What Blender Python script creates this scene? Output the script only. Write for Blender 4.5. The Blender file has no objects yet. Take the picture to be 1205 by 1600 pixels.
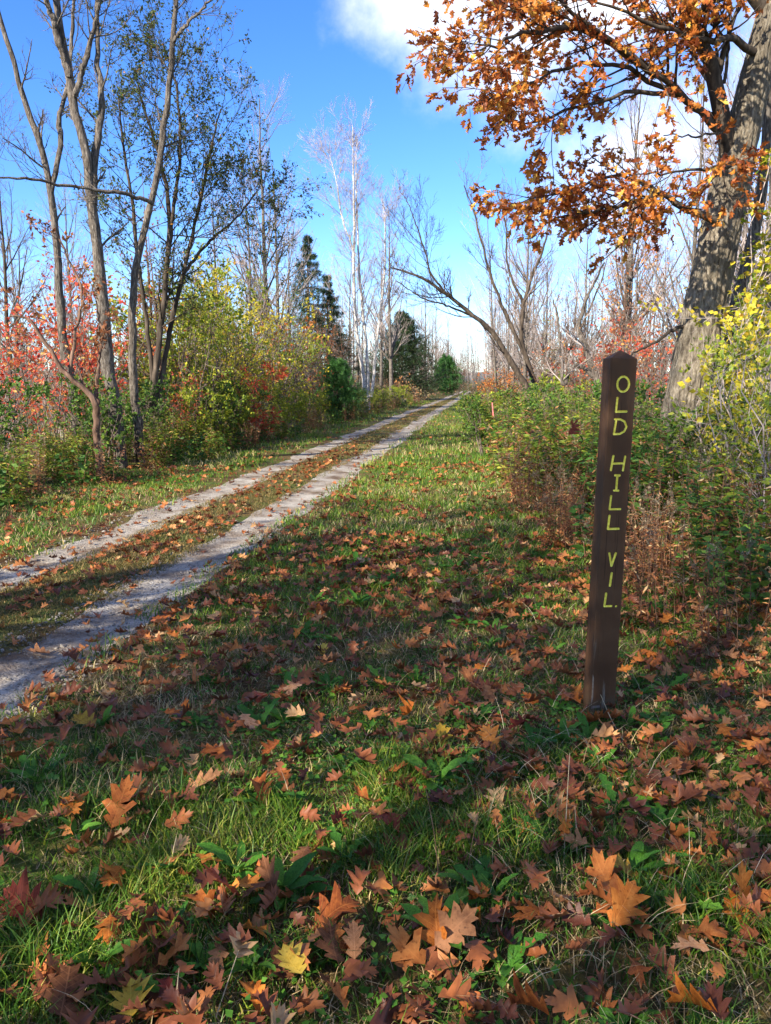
import bpy, math, random
import numpy as np
from mathutils import Vector, Matrix

# ------------------------------------------------------------------ camera
random.seed(11)
rng = np.random.default_rng(11)
SC = bpy.context.scene
COL = SC.collection
FPX, PITCH, CAMH = 1296.0, math.radians(8.86), 1.5     # focal length in photo pixels, pitch down, eye height
cam_data = bpy.data.cameras.new('camera')
cam_data.sensor_fit = 'VERTICAL'
cam_data.sensor_height = 24.0
cam_data.lens = 24.0 * FPX / 1600.0
cam_data.clip_start, cam_data.clip_end = 0.05, 5000.0
cam = bpy.data.objects.new('camera', cam_data)
COL.objects.link(cam)
cam.location = (0, 0, CAMH)
cam.rotation_euler = (math.pi / 2 - PITCH, 0, 0)
SC.camera = cam

# ------------------------------------------------------------------ light
SUN_EL, SUN_AZ = math.radians(29), math.radians(-136)   # azimuth from +Y towards +X: the sun stands to the left, a little behind
SUN_DIR = Vector((math.sin(SUN_AZ) * math.cos(SUN_EL), math.cos(SUN_AZ) * math.cos(SUN_EL), math.sin(SUN_EL)))
sl = bpy.data.lights.new('sun', 'SUN')
sl.energy, sl.angle, sl.color = 5.0, math.radians(0.53), (1.0, 0.91, 0.75)
so = bpy.data.objects.new('sun', sl)
so.rotation_euler = SUN_DIR.to_track_quat('Z', 'Y').to_euler()
so.location = (-30, -10, 30)
COL.objects.link(so)

world = bpy.data.worlds.new('World')
SC.world = world
world.use_nodes = True
wn, wl = world.node_tree.nodes, world.node_tree.links
wn.clear()
w_out = wn.new('ShaderNodeOutputWorld')
w_bg = wn.new('ShaderNodeBackground')
w_sky = wn.new('ShaderNodeTexSky')
w_sky.sky_type = 'NISHITA'
w_sky.sun_disc = False
w_sky.sun_elevation = SUN_EL
w_sky.sun_rotation = SUN_AZ
w_sky.altitude = 300
w_sky.air_density, w_sky.dust_density, w_sky.ozone_density = 0.85, 0.0, 4.5
w_hsv = wn.new('ShaderNodeHueSaturation')
w_hsv.inputs['Saturation'].default_value = 1.2
w_hsv.inputs['Hue'].default_value = 0.512
w_hsv.inputs['Value'].default_value = 1.42
wl.new(w_sky.outputs[0], w_hsv.inputs['Color'])
w_bg.inputs['Strength'].default_value = 0.078
w_tc = wn.new('ShaderNodeTexCoord')
w_n1 = wn.new('ShaderNodeTexNoise')
w_n1.inputs['Scale'].default_value = 5.0
w_n1.inputs['Detail'].default_value = 7
w_n1.inputs['Roughness'].default_value = 0.6
wl.new(w_tc.outputs['Generated'], w_n1.inputs['Vector'])


def wmath(op, a, b):
    n = wn.new('ShaderNodeMath')
    n.operation = op
    for i, s in enumerate((a, b)):
        if isinstance(s, (int, float)):
            n.inputs[i].default_value = s
        else:
            wl.new(s, n.inputs[i])
    return n.outputs[0]


def sky_dir(az, el):
    a, e = math.radians(az), math.radians(el)
    return (math.sin(a) * math.cos(e), math.cos(a) * math.cos(e), math.sin(e))


# banks of cloud around the sky, the first few in view, the unseen rest added for neutral fill light: (azimuth, elevation, angular radius)
BANKS = [(1.0, 24, 5.0), (4.8, 20, 4.6), (9, 20, 6.5), (14, 24, 9), (17, 14, 8.5), (26, 18, 10), (25, 8, 7), (38, 22, 12), (52, 24, 14), (70, 38, 15), (95, 24, 17), (125, 40, 18), (140, 18, 15), (170, 30, 17), (205, 22, 16), (215, 46, 15), (250, 30, 15), (285, 40, 14), (60, 62, 18), (160, 66, 18), (275, 64, 16), (318, 44, 12), (10, 52, 14)]
acc = None
for az, el, rad in BANKS:
    d = wn.new('ShaderNodeVectorMath')
    d.operation = 'DOT_PRODUCT'
    wl.new(w_tc.outputs['Generated'], d.inputs[0])
    d.inputs[1].default_value = sky_dir(az, el)
    c = math.cos(math.radians(rad))
    t = wmath('DIVIDE', wmath('SUBTRACT', d.outputs['Value'], c), 1.0 - c)   # 1 in the middle, 0 at the rim
    acc = t if acc is None else wmath('MAXIMUM', acc, t)
cl = wmath('ADD', acc, wmath('MULTIPLY', wmath('SUBTRACT', w_n1.outputs['Fac'], 0.5), 4.6))
w_ramp = wn.new('ShaderNodeMapRange')
w_ramp.interpolation_type = 'SMOOTHSTEP'
w_ramp.inputs['From Min'].default_value = -0.1
w_ramp.inputs['From Max'].default_value = 2.1
wl.new(cl, w_ramp.inputs['Value'])
w_mix = wn.new('ShaderNodeMixRGB')
wl.new(w_ramp.outputs[0], w_mix.inputs['Fac'])
wl.new(w_hsv.outputs[0], w_mix.inputs['Color1'])
w_mix.inputs['Color2'].default_value = (7.8, 7.8, 7.9, 1)
wl.new(w_mix.outputs[0], w_bg.inputs['Color'])
wl.new(w_bg.outputs[0], w_out.inputs['Surface'])

SC.view_settings.view_transform = 'Standard'
SC.view_settings.look = 'None'
SC.view_settings.exposure = 1.6
SC.view_settings.gamma = 1.0
SC.view_settings.use_curve_mapping = False
SC.cycles.max_bounces = 4
SC.cycles.diffuse_bounces = 2
SC.cycles.glossy_bounces = 2
SC.cycles.transmission_bounces = 2
SC.cycles.use_adaptive_sampling = True
SC.cycles.adaptive_threshold = 0.02
SC.cycles.use_denoising = True


# ------------------------------------------------------------------ helpers
def at(u, v, y):
    """The point that lies at distance y down the lane on the line of sight through photo pixel (u, v)."""
    c, s = math.cos(PITCH), math.sin(PITCH)
    a, b = (u - 602.5) / FPX, (800 - v) / FPX
    d = np.array([a, c + b * s, -s + b * c])
    return np.array([0, 0, CAMH]) + d * (y / d[1])


def hash2(ix, iy, seed):
    h = np.sin(ix * 127.1 + iy * 311.7 + seed * 74.7) * 43758.5453
    return h - np.floor(h)


def vnoise(x, y, seed=0):
    x, y = np.asarray(x, float), np.asarray(y, float)
    ix, iy = np.floor(x), np.floor(y)
    fx, fy = x - ix, y - iy
    fx, fy = fx * fx * (3 - 2 * fx), fy * fy * (3 - 2 * fy)
    a, b = hash2(ix, iy, seed), hash2(ix + 1, iy, seed)
    c, d = hash2(ix, iy + 1, seed), hash2(ix + 1, iy + 1, seed)
    return (a * (1 - fx) + b * fx) * (1 - fy) + (c * (1 - fx) + d * fx) * fy


def fbm(x, y, seed=0):
    return (vnoise(x, y, seed) * 0.55 + vnoise(x * 2.1, y * 2.1, seed + 1) * 0.3 + vnoise(x * 4.3, y * 4.3, seed + 2) * 0.15)


def lane(y):
    """x of the right rim of the right wheel track."""
    y = np.asarray(y, float)
    return -2.11 + 0.1175 * y + 0.06 * np.sin(y * 0.11)


def smooth(a, b, x):
    t = np.clip((x - a) / (b - a), 0, 1)
    return t * t * (3 - 2 * t)


def gz(x, y):
    x, y = np.asarray(x, float), np.asarray(y, float)
    t = x - lane(y)
    z = 0.10 * (fbm(x * 0.3, y * 0.3, 3) - 0.5) + 0.03 * (vnoise(x * 1.9, y * 1.9, 5) - 0.5)
    flat = smooth(-3.2, -2.2, t) * (1 - smooth(0.2, 1.0, t))
    z = z * (1 - 0.75 * flat)
    rut = np.exp(-((t + 0.33) / 0.3) ** 2) + np.exp(-((t + 1.62) / 0.28) ** 2)
    z = z - 0.035 * rut
    z = z - 0.25 * smooth(-5, -9, t)
    return z


class MB:
    """Collects vertices, faces and one random number per vertex; build() links them as one mesh object."""

    def __init__(s):
        s.v, s.f, s.r, s.n = [], [], [], 0

    def add(s, V, F, r=0.5):
        V = np.asarray(V, float).reshape(-1, 3)
        F = np.asarray(F, np.int64)
        s.v.append(V)
        s.f.append(F + s.n)
        s.r.append(np.broadcast_to(np.asarray(r, float), (len(V),)) if np.ndim(r) < 1 or len(np.atleast_1d(r)) != len(V) else np.asarray(r, float))
        s.n += len(V)

    def tubes(s, P, R, k=4, r=0.5):
        """P (B,n,3) polylines with radii R (B,n) as tubes of k sides."""
        P, R = np.asarray(P, float), np.asarray(R, float)
        B, n, _ = P.shape
        if B == 0:
            return
        T = np.gradient(P, axis=1)
        T /= np.linalg.norm(T, axis=2, keepdims=True) + 1e-9
        ref = np.where(np.abs(T[:, :1, 2:3]) > 0.8, np.array([1.0, 0.13, 0]), np.array([0, 0.1, 1.0]))
        ref = np.broadcast_to(ref, T.shape)
        X = np.cross(T, ref)
        X /= np.linalg.norm(X, axis=2, keepdims=True) + 1e-9
        Y = np.cross(T, X)
        a = np.arange(k) * 2 * np.pi / k
        ring = X[:, :, None] * np.cos(a)[None, None, :, None] + Y[:, :, None] * np.sin(a)[None, None, :, None]
        V = P[:, :, None] + ring * R[:, :, None, None]
        i = np.arange(B)[:, None, None] * n * k + np.arange(n - 1)[None, :, None] * k
        j = np.arange(k)[None, None, :]
        j2 = (j + 1) % k
        F = np.stack([i + j, i + j2, i + k + j2, i + k + j], -1).reshape(-1, 4)
        rr = np.repeat(np.broadcast_to(np.asarray(r, float), (B,)), n * k) if np.ndim(r) else r
        s.add(V.reshape(-1, 3), F, rr)

    def scatter(s, tmpl, pos, dirs, size, r, roll=None, nrm_up=0.6):
        """Copies of a leaf template (lies in XY, grows along +Y) at pos, growing along dirs."""
        TV, TF = tmpl
        N = len(pos)
        if N == 0:
            return
        d = dirs / (np.linalg.norm(dirs, axis=1, keepdims=True) + 1e-9)
        up = rng.normal(size=(N, 3))
        up[:, 2] = np.abs(up[:, 2]) + nrm_up * 2
        x = np.cross(d, up)
        x /= np.linalg.norm(x, axis=1, keepdims=True) + 1e-9
        z = np.cross(x, d)
        sz = np.broadcast_to(np.asarray(size, float), (N,))
        V = (TV[None, :, 0:1] * x[:, None] + TV[None, :, 1:2] * d[:, None] + TV[None, :, 2:3] * z[:, None]) * sz[:, None, None] + pos[:, None]
        rr = np.repeat(np.broadcast_to(np.asarray(r, float), (N,)), len(TV))
        off = (np.arange(N) * len(TV))[:, None, None]
        base = s.n
        first = True
        for F in TF:
            FF = (F[None] + off).reshape(-1, F.shape[1])
            if first:
                s.add(V.reshape(-1, 3), FF, rr)
                first = False
            else:
                s.f.append(FF + base)

    def mesh(s, name, mats, origin=(0, 0, 0), smooth_shade=False):
        me = bpy.data.meshes.new(name)
        V = (np.concatenate(s.v) if s.v else np.zeros((0, 3))) - np.asarray(origin, float)
        me.vertices.add(len(V))
        me.vertices.foreach_set('co', V.astype(np.float32).ravel())
        loops = np.concatenate([f.ravel() for f in s.f])
        tot = np.concatenate([np.full(len(f), f.shape[1]) for f in s.f])
        me.loops.add(len(loops))
        me.loops.foreach_set('vertex_index', loops.astype(np.int32))
        me.polygons.add(len(tot))
        start = np.concatenate([[0], np.cumsum(tot)[:-1]])
        me.polygons.foreach_set('loop_start', start.astype(np.int32))
        me.polygons.foreach_set('loop_total', tot.astype(np.int32))
        if smooth_shade:
            me.polygons.foreach_set('use_smooth', np.ones(len(tot), bool))
        me.update(calc_edges=True)
        at_ = me.attributes.new('rnd', 'FLOAT', 'POINT')
        at_.data.foreach_set('value', np.concatenate(s.r).astype(np.float32))
        for m in (mats if isinstance(mats, (list, tuple)) else [mats]):
            me.materials.append(m)
        return me


def link(name, me, parent=None, loc=(0, 0, 0), rot=(0, 0, 0), scale=1.0, kind=None):
    o = bpy.data.objects.new(name, me)
    COL.objects.link(o)
    o.parent = parent
    o.location = loc
    o.rotation_euler = rot
    o.scale = (scale,) * 3 if isinstance(scale, (int, float)) else scale
    if kind:
        o['kind'] = kind
    return o


def tag(o, label, cat=None, group=None, kind=None):
    o['label'] = label
    if cat:
        o['category'] = cat
    if group:
        o['group'] = group
    if kind:
        o['kind'] = kind
    return o


def thing(name, label, cat, loc=(0, 0, 0), rotz=0.0, scale=1.0, group=None):
    return tag(link(name, None, None, tuple(loc), (0, 0, rotz), scale), label, cat, group)


def place(name, variant, label, cat, loc, rotz=0.0, scale=1.0, group=None, tilt=(0, 0)):
    """A thing from a variant: a list of (part name, mesh, kind)."""
    t = thing(name, label, cat, loc, rotz, scale, group)
    t.rotation_euler = (tilt[0], tilt[1], rotz)
    for pn, me, kd in variant:
        link(pn, me, t, kind=kd)
    return t


# ------------------------------------------------------------------ materials
def new_mat(name):
    m = bpy.data.materials.new(name)
    m.use_nodes = True
    nt = m.node_tree
    nt.nodes.clear()
    out = nt.nodes.new('ShaderNodeOutputMaterial')
    return m, nt.nodes, nt.links, out


def ramp(N, stops):
    r = N.new('ShaderNodeValToRGB')
    e = r.color_ramp.elements
    while len(e) < len(stops):
        e.new(0.5)
    for i, (p, c) in enumerate(stops):
        e[i].position = p
        e[i].color = (*c, 1)
    return r


def foliage_mat(name, stops, trans=0.35, rough=0.55, spec=0.25, mottle=0.35):
    m, N, L, out = new_mat(name)
    a = N.new('ShaderNodeAttribute')
    a.attribute_name = 'rnd'
    r = ramp(N, stops)
    L.new(a.outputs['Fac'], r.inputs['Fac'])
    tc = N.new('ShaderNodeTexCoord')
    nz = N.new('ShaderNodeTexNoise')
    nz.inputs['Scale'].default_value = 30
    nz.inputs['Detail'].default_value = 3
    L.new(tc.outputs['Object'], nz.inputs['Vector'])
    mr = N.new('ShaderNodeMapRange')
    mr.inputs['From Min'].default_value, mr.inputs['From Max'].default_value = 0.3, 0.7
    mr.inputs['To Min'].default_value, mr.inputs['To Max'].default_value = 1 - mottle, 1 + mottle
    L.new(nz.outputs['Fac'], mr.inputs['Value'])
    mx = N.new('ShaderNodeVectorMath')
    mx.operation = 'SCALE'
    L.new(r.outputs['Color'], mx.inputs[0])
    L.new(mr.outputs[0], mx.inputs['Scale'])
    p = N.new('ShaderNodeBsdfPrincipled')
    p.inputs['Roughness'].default_value = rough
    p.inputs['Specular IOR Level'].default_value = spec
    t = N.new('ShaderNodeBsdfTranslucent')
    L.new(mx.outputs[0], p.inputs['Base Color'])
    L.new(mx.outputs[0], t.inputs['Color'])
    s = N.new('ShaderNodeMixShader')
    s.inputs['Fac'].default_value = trans
    L.new(p.outputs[0], s.inputs[1])
    L.new(t.outputs[0], s.inputs[2])
    L.new(s.outputs[0], out.inputs['Surface'])
    return m


def bark_mat(name, c1, c2, c3, scale=9.0, stretch=0.22, bump=0.6, dist=0.02):
    m, N, L, out = new_mat(name)
    tc = N.new('ShaderNodeTexCoord')
    mp = N.new('ShaderNodeMapping')
    mp.inputs['Scale'].default_value = (scale, scale, scale * stretch)
    L.new(tc.outputs['Object'], mp.inputs['Vector'])
    n1 = N.new('ShaderNodeTexNoise')
    n1.inputs['Scale'].default_value = 1.6
    n1.inputs['Detail'].default_value = 8
    n1.inputs['Roughness'].default_value = 0.65
    L.new(mp.outputs[0], n1.inputs['Vector'])
    n2 = N.new('ShaderNodeTexNoise')
    n2.inputs['Scale'].default_value = 1.3
    n2.inputs['Detail'].default_value = 4
    L.new(tc.outputs['Object'], n2.inputs['Vector'])
    r = ramp(N, [(0.32, c1), (0.52, c2), (0.7, c3)])
    L.new(n1.outputs['Fac'], r.inputs['Fac'])
    mr = N.new('ShaderNodeMapRange')
    mr.inputs['From Min'].default_value, mr.inputs['From Max'].default_value = 0.3, 0.7
    mr.inputs['To Min'].default_value, mr.inputs['To Max'].default_value = 0.65, 1.25
    L.new(n2.outputs['Fac'], mr.inputs['Value'])
    mx = N.new('ShaderNodeVectorMath')
    mx.operation = 'SCALE'
    L.new(r.outputs['Color'], mx.inputs[0])
    L.new(mr.outputs[0], mx.inputs['Scale'])
    p = N.new('ShaderNodeBsdfPrincipled')
    p.inputs['Roughness'].default_value = 0.85
    p.inputs['Specular IOR Level'].default_value = 0.15
    L.new(mx.outputs[0], p.inputs['Base Color'])
    b = N.new('ShaderNodeBump')
    b.inputs['Strength'].default_value = bump
    b.inputs['Distance'].default_value = dist
    L.new(n1.outputs['Fac'], b.inputs['Height'])
    L.new(b.outputs[0], p.inputs['Normal'])
    L.new(p.outputs[0], out.inputs['Surface'])
    return m


def ground_mat():
    m, N, L, out = new_mat('soil_and_turf')
    tc = N.new('ShaderNodeTexCoord')
    n1 = N.new('ShaderNodeTexNoise')
    n1.inputs['Scale'].default_value = 1.1
    n1.inputs['Detail'].default_value = 6
    n1.inputs['Roughness'].default_value = 0.6
    n2 = N.new('ShaderNodeTexNoise')
    n2.inputs['Scale'].default_value = 22
    n2.inputs['Detail'].default_value = 6
    n2.inputs['Roughness'].default_value = 0.7
    for n in (n1, n2):
        L.new(tc.outputs['Object'], n.inputs['Vector'])
    r1 = ramp(N, [(0.34, (0.055, 0.030, 0.016)), (0.46, (0.11, 0.075, 0.03)), (0.58, (0.060, 0.085, 0.018)), (0.70, (0.12, 0.13, 0.03))])
    L.new(n1.outputs['Fac'], r1.inputs['Fac'])
    r2 = ramp(N, [(0.3, (0.35, 0.33, 0.3)), (0.5, (1, 1, 1)), (0.68, (1.7, 1.5, 1.1))])
    L.new(n2.outputs['Fac'], r2.inputs['Fac'])
    mx = N.new('ShaderNodeMixRGB')
    mx.blend_type = 'MULTIPLY'
    mx.inputs['Fac'].default_value = 1
    L.new(r1.outputs[0], mx.inputs['Color1'])
    L.new(r2.outputs[0], mx.inputs['Color2'])
    p = N.new('ShaderNodeBsdfPrincipled')
    p.inputs['Roughness'].default_value = 0.9
    p.inputs['Specular IOR Level'].default_value = 0.1
    L.new(mx.outputs[0], p.inputs['Base Color'])
    b = N.new('ShaderNodeBump')
    b.inputs['Strength'].default_value = 0.9
    b.inputs['Distance'].default_value = 0.03
    L.new(n2.outputs['Fac'], b.inputs['Height'])
    L.new(b.outputs[0], p.inputs['Normal'])
    L.new(p.outputs[0], out.inputs['Surface'])
    return m


def gravel_mat():
    m, N, L, out = new_mat('grey_gravel')
    tc = N.new('ShaderNodeTexCoord')
    v = N.new('ShaderNodeTexVoronoi')
    v.inputs['Scale'].default_value = 55
    n1 = N.new('ShaderNodeTexNoise')
    n1.inputs['Scale'].default_value = 2.2
    n1.inputs['Detail'].default_value = 8
    n1.inputs['Roughness'].default_value = 0.65
    n2 = N.new('ShaderNodeTexNoise')
    n2.inputs['Scale'].default_value = 130
    n2.inputs['Detail'].default_value = 3
    for n in (v, n1, n2):
        L.new(tc.outputs['Object'], n.inputs['Vector'])
    r1 = ramp(N, [(0.36, (0.10, 0.066, 0.042)), (0.45, (0.20, 0.162, 0.125)), (0.53, (0.265, 0.235, 0.198)), (0.66, (0.34, 0.312, 0.272))])
    L.new(n1.outputs['Fac'], r1.inputs['Fac'])
    r2 = ramp(N, [(0.0, (0.75, 0.75, 0.76)), (0.5, (1, 1, 1)), (1.0, (1.3, 1.28, 1.25))])
    L.new(v.outputs['Color'], r2.inputs['Fac'])
    mx = N.new('ShaderNodeMixRGB')
    mx.blend_type = 'MULTIPLY'
    mx.inputs['Fac'].default_value = 1
    L.new(r1.outputs[0], mx.inputs['Color1'])
    L.new(r2.outputs[0], mx.inputs['Color2'])
    p = N.new('ShaderNodeBsdfPrincipled')
    p.inputs['Roughness'].default_value = 0.85
    p.inputs['Specular IOR Level'].default_value = 0.2
    L.new(mx.outputs[0], p.inputs['Base Color'])
    ad = N.new('ShaderNodeMath')
    ad.operation = 'SUBTRACT'
    L.new(n2.outputs['Fac'], ad.inputs[0])
    L.new(v.outputs['Distance'], ad.inputs[1])
    b = N.new('ShaderNodeBump')
    b.inputs['Strength'].default_value = 0.9
    b.inputs['Distance'].default_value = 0.007
    L.new(ad.outputs[0], b.inputs['Height'])
    L.new(b.outputs[0], p.inputs['Normal'])
    L.new(p.outputs[0], out.inputs['Surface'])
    return m


def plain_mat(name, c1, c2, rough=0.6, scale=20, spec=0.3, bump=0.2, metallic=0.0):
    m, N, L, out = new_mat(name)
    tc = N.new('ShaderNodeTexCoord')
    n = N.new('ShaderNodeTexNoise')
    n.inputs['Scale'].default_value = scale
    n.inputs['Detail'].default_value = 6
    L.new(tc.outputs['Object'], n.inputs['Vector'])
    r = ramp(N, [(0.35, c1), (0.65, c2)])
    L.new(n.outputs['Fac'], r.inputs['Fac'])
    p = N.new('ShaderNodeBsdfPrincipled')
    p.inputs['Roughness'].default_value = rough
    p.inputs['Specular IOR Level'].default_value = spec
    L.new(r.outputs[0], p.inputs['Base Color'])
    b = N.new('ShaderNodeBump')
    b.inputs['Strength'].default_value = bump
    b.inputs['Distance'].default_value = 0.004
    L.new(n.outputs['Fac'], b.inputs['Height'])
    L.new(b.outputs[0], p.inputs['Normal'])
    L.new(p.outputs[0], out.inputs['Surface'])
    return m


def dry_leaf_mat(name, c_dark, c_mid, c_light, trans=0.22):
    """A fallen leaf: per-leaf tint, blotches, a paler midrib."""
    m, N, L, out = new_mat(name)
    tc = N.new('ShaderNodeTexCoord')
    oi = N.new('ShaderNodeObjectInfo')
    n = N.new('ShaderNodeTexNoise')
    n.noise_dimensions = '4D'
    n.inputs['Scale'].default_value = 5
    n.inputs['Detail'].default_value = 6
    n.inputs['Roughness'].default_value = 0.65
    w = N.new('ShaderNodeMath')
    w.operation = 'MULTIPLY'
    w.inputs[1].default_value = 40
    L.new(oi.outputs['Random'], w.inputs[0])
    L.new(w.outputs[0], n.inputs['W'])
    L.new(tc.outputs['Object'], n.inputs['Vector'])
    sh = N.new('ShaderNodeMath')
    sh.operation = 'MULTIPLY_ADD'
    sh.inputs[1].default_value = 0.34
    L.new(oi.outputs['Random'], sh.inputs[0])
    sub = N.new('ShaderNodeMath')
    sub.operation = 'SUBTRACT'
    sub.inputs[1].default_value = 0.17
    L.new(n.outputs['Fac'], sub.inputs[0])
    L.new(sub.outputs[0], sh.inputs[2])
    r = ramp(N, [(0.28, c_dark), (0.5, c_mid), (0.72, c_light)])
    L.new(sh.outputs[0], r.inputs['Fac'])
    sep = N.new('ShaderNodeSeparateXYZ')
    L.new(tc.outputs['Object'], sep.inputs[0])
    ab = N.new('ShaderNodeMath')
    ab.operation = 'ABSOLUTE'
    L.new(sep.outputs['X'], ab.inputs[0])
    # side veins leave the midrib at a slant
    vv = N.new('ShaderNodeMath')
    vv.operation = 'SUBTRACT'
    L.new(sep.outputs['Y'], vv.inputs[0])
    L.new(ab.outputs[0], vv.inputs[1])
    fr = N.new('ShaderNodeMath')
    fr.operation = 'PINGPONG'
    fr.inputs[1].default_value = 0.055
    L.new(vv.outputs[0], fr.inputs[0])
    v1 = N.new('ShaderNodeMath')
    v1.operation = 'LESS_THAN'
    v1.inputs[1].default_value = 0.0045
    L.new(fr.outputs[0], v1.inputs[0])
    v2 = N.new('ShaderNodeMath')
    v2.operation = 'LESS_THAN'
    v2.inputs[1].default_value = 0.009
    L.new(ab.outputs[0], v2.inputs[0])
    vm = N.new('ShaderNodeMath')
    vm.operation = 'MAXIMUM'
    L.new(v1.outputs[0], vm.inputs[0])
    L.new(v2.outputs[0], vm.inputs[1])
    vs = N.new('ShaderNodeMath')
    vs.operation = 'MULTIPLY'
    vs.inputs[1].default_value = 0.30
    L.new(vm.outputs[0], vs.inputs[0])
    # dark blotches and pale worn specks
    n3 = N.new('ShaderNodeTexNoise')
    n3.noise_dimensions = '4D'
    n3.inputs['Scale'].default_value = 16
    n3.inputs['Detail'].default_value = 4
    L.new(w.outputs[0], n3.inputs['W'])
    L.new(tc.outputs['Object'], n3.inputs['Vector'])
    bl = ramp(N, [(0.30, (0.38, 0.34, 0.32)), (0.42, (1, 1, 1)), (0.66, (1, 1, 1)), (0.74, (1.4, 1.35, 1.3))])
    L.new(n3.outputs['Fac'], bl.inputs['Fac'])
    bm_ = N.new('ShaderNodeMixRGB')
    bm_.blend_type = 'MULTIPLY'
    bm_.inputs['Fac'].default_value = 1
    L.new(r.outputs[0], bm_.inputs['Color1'])
    L.new(bl.outputs[0], bm_.inputs['Color2'])
    mx = N.new('ShaderNodeMixRGB')
    L.new(vs.outputs[0], mx.inputs['Fac'])
    L.new(bm_.outputs[0], mx.inputs['Color1'])
    mx.inputs['Color2'].default_value = (min(1, c_light[0] * 1.35), c_light[1] * 1.3, c_light[2] * 1.3, 1)
    p = N.new('ShaderNodeBsdfPrincipled')
    p.inputs['Roughness'].default_value = 0.6
    p.inputs['Specular IOR Level'].default_value = 0.12
    L.new(mx.outputs[0], p.inputs['Base Color'])
    b = N.new('ShaderNodeBump')
    b.inputs['Strength'].default_value = 0.35
    b.inputs['Distance'].default_value = 0.02
    L.new(vm.outputs[0], b.inputs['Height'])
    L.new(b.outputs[0], p.inputs['Normal'])
    t = N.new('ShaderNodeBsdfTranslucent')
    L.new(mx.outputs[0], t.inputs['Color'])
    s = N.new('ShaderNodeMixShader')
    s.inputs['Fac'].default_value = trans
    L.new(p.outputs[0], s.inputs[1])
    L.new(t.outputs[0], s.inputs[2])
    L.new(s.outputs[0], out.inputs['Surface'])
    return m


M = {}
M['ground'] = ground_mat()
M['gravel'] = gravel_mat()
M['stone'] = plain_mat('gravel_stone', (0.10, 0.085, 0.07), (0.24, 0.215, 0.185), 0.8, 60)
M['grass'] = foliage_mat('grass_blade', [(0.0, (0.016, 0.050, 0.008)), (0.35, (0.050, 0.13, 0.012)), (0.7, (0.12, 0.22, 0.018)), (0.86, (0.26, 0.28, 0.03)), (0.90, (0.34, 0.26, 0.11)), (1.0, (0.52, 0.42, 0.22))], 0.35, 0.5, 0.3, 0.2)
M['strip'] = foliage_mat('trampled_grass', [(0.0, (0.05, 0.06, 0.015)), (0.4, (0.12, 0.11, 0.03)), (0.7, (0.24, 0.15, 0.05)), (1.0, (0.36, 0.24, 0.10))], 0.3)
M['straw'] = foliage_mat('dry_straw', [(0.0, (0.18, 0.12, 0.06)), (0.5, (0.38, 0.28, 0.14)), (1.0, (0.62, 0.52, 0.33))], 0.2)
M['clover'] = foliage_mat('small_herb_leaf', [(0.0, (0.03, 0.09, 0.012)), (0.6, (0.07, 0.19, 0.02)), (1.0, (0.15, 0.27, 0.03))], 0.4)
M['weed'] = foliage_mat('weed_leaf', [(0.0, (0.03, 0.10, 0.014)), (0.5, (0.06, 0.18, 0.02)), (1.0, (0.13, 0.28, 0.03))], 0.4, 0.5, 0.2)
M['golden'] = foliage_mat('goldenrod_leaf', [(0.0, (0.05, 0.11, 0.014)), (0.45, (0.14, 0.22, 0.024)), (0.8, (0.28, 0.30, 0.03)), (1.0, (0.42, 0.32, 0.04))], 0.42)
M['goldgreen'] = foliage_mat('deep_goldenrod_leaf', [(0.0, (0.022, 0.065, 0.014)), (0.6, (0.06, 0.145, 0.022)), (1.0, (0.16, 0.23, 0.03))], 0.4)
M['plume'] = foliage_mat('seed_plume', [(0.0, (0.10, 0.07, 0.045)), (0.6, (0.22, 0.17, 0.11)), (1.0, (0.36, 0.30, 0.2))], 0.3)
M['brownweed'] = foliage_mat('withered_leaf', [(0.0, (0.10, 0.034, 0.016)), (0.5, (0.25, 0.092, 0.034)), (0.85, (0.42, 0.21, 0.08)), (1.0, (0.55, 0.40, 0.2))], 0.35)
M['red'] = foliage_mat('red_leaf', [(0.0, (0.34, 0.04, 0.025)), (0.45, (0.58, 0.075, 0.045)), (0.75, (0.64, 0.20, 0.06)), (1.0, (0.58, 0.40, 0.10))], 0.48)
M['orange'] = foliage_mat('orange_leaf', [(0.0, (0.30, 0.07, 0.02)), (0.5, (0.46, 0.14, 0.03)), (1.0, (0.55, 0.28, 0.06))], 0.4)
M['yellow'] = foliage_mat('yellow_leaf', [(0.0, (0.18, 0.20, 0.02)), (0.4, (0.42, 0.37, 0.03)), (0.8, (0.62, 0.49, 0.04)), (1.0, (0.50, 0.27, 0.04))], 0.48)
M['vineleaf'] = foliage_mat('vine_leaf', [(0.0, (0.06, 0.14, 0.015)), (0.35, (0.20, 0.28, 0.025)), (0.6, (0.48, 0.42, 0.035)), (1.0, (0.62, 0.46, 0.04))], 0.45)
M['yelgreen'] = foliage_mat('yellow_green_leaf', [(0.0, (0.07, 0.14, 0.015)), (0.5, (0.21, 0.27, 0.025)), (1.0, (0.48, 0.43, 0.04))], 0.45)
M['green'] = foliage_mat('shrub_leaf', [(0.0, (0.028, 0.075, 0.012)), (0.5, (0.07, 0.15, 0.02)), (1.0, (0.18, 0.23, 0.03))], 0.42)
M['olive'] = foliage_mat('dull_green_leaf', [(0.0, (0.03, 0.05, 0.016)), (0.55, (0.075, 0.11, 0.026)), (0.88, (0.17, 0.16, 0.035)), (1.0, (0.40, 0.18, 0.03))], 0.4)
M['russet'] = foliage_mat('russet_leaf', [(0.0, (0.12, 0.04, 0.02)), (0.5, (0.24, 0.09, 0.035)), (1.0, (0.36, 0.17, 0.07))], 0.35)
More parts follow.
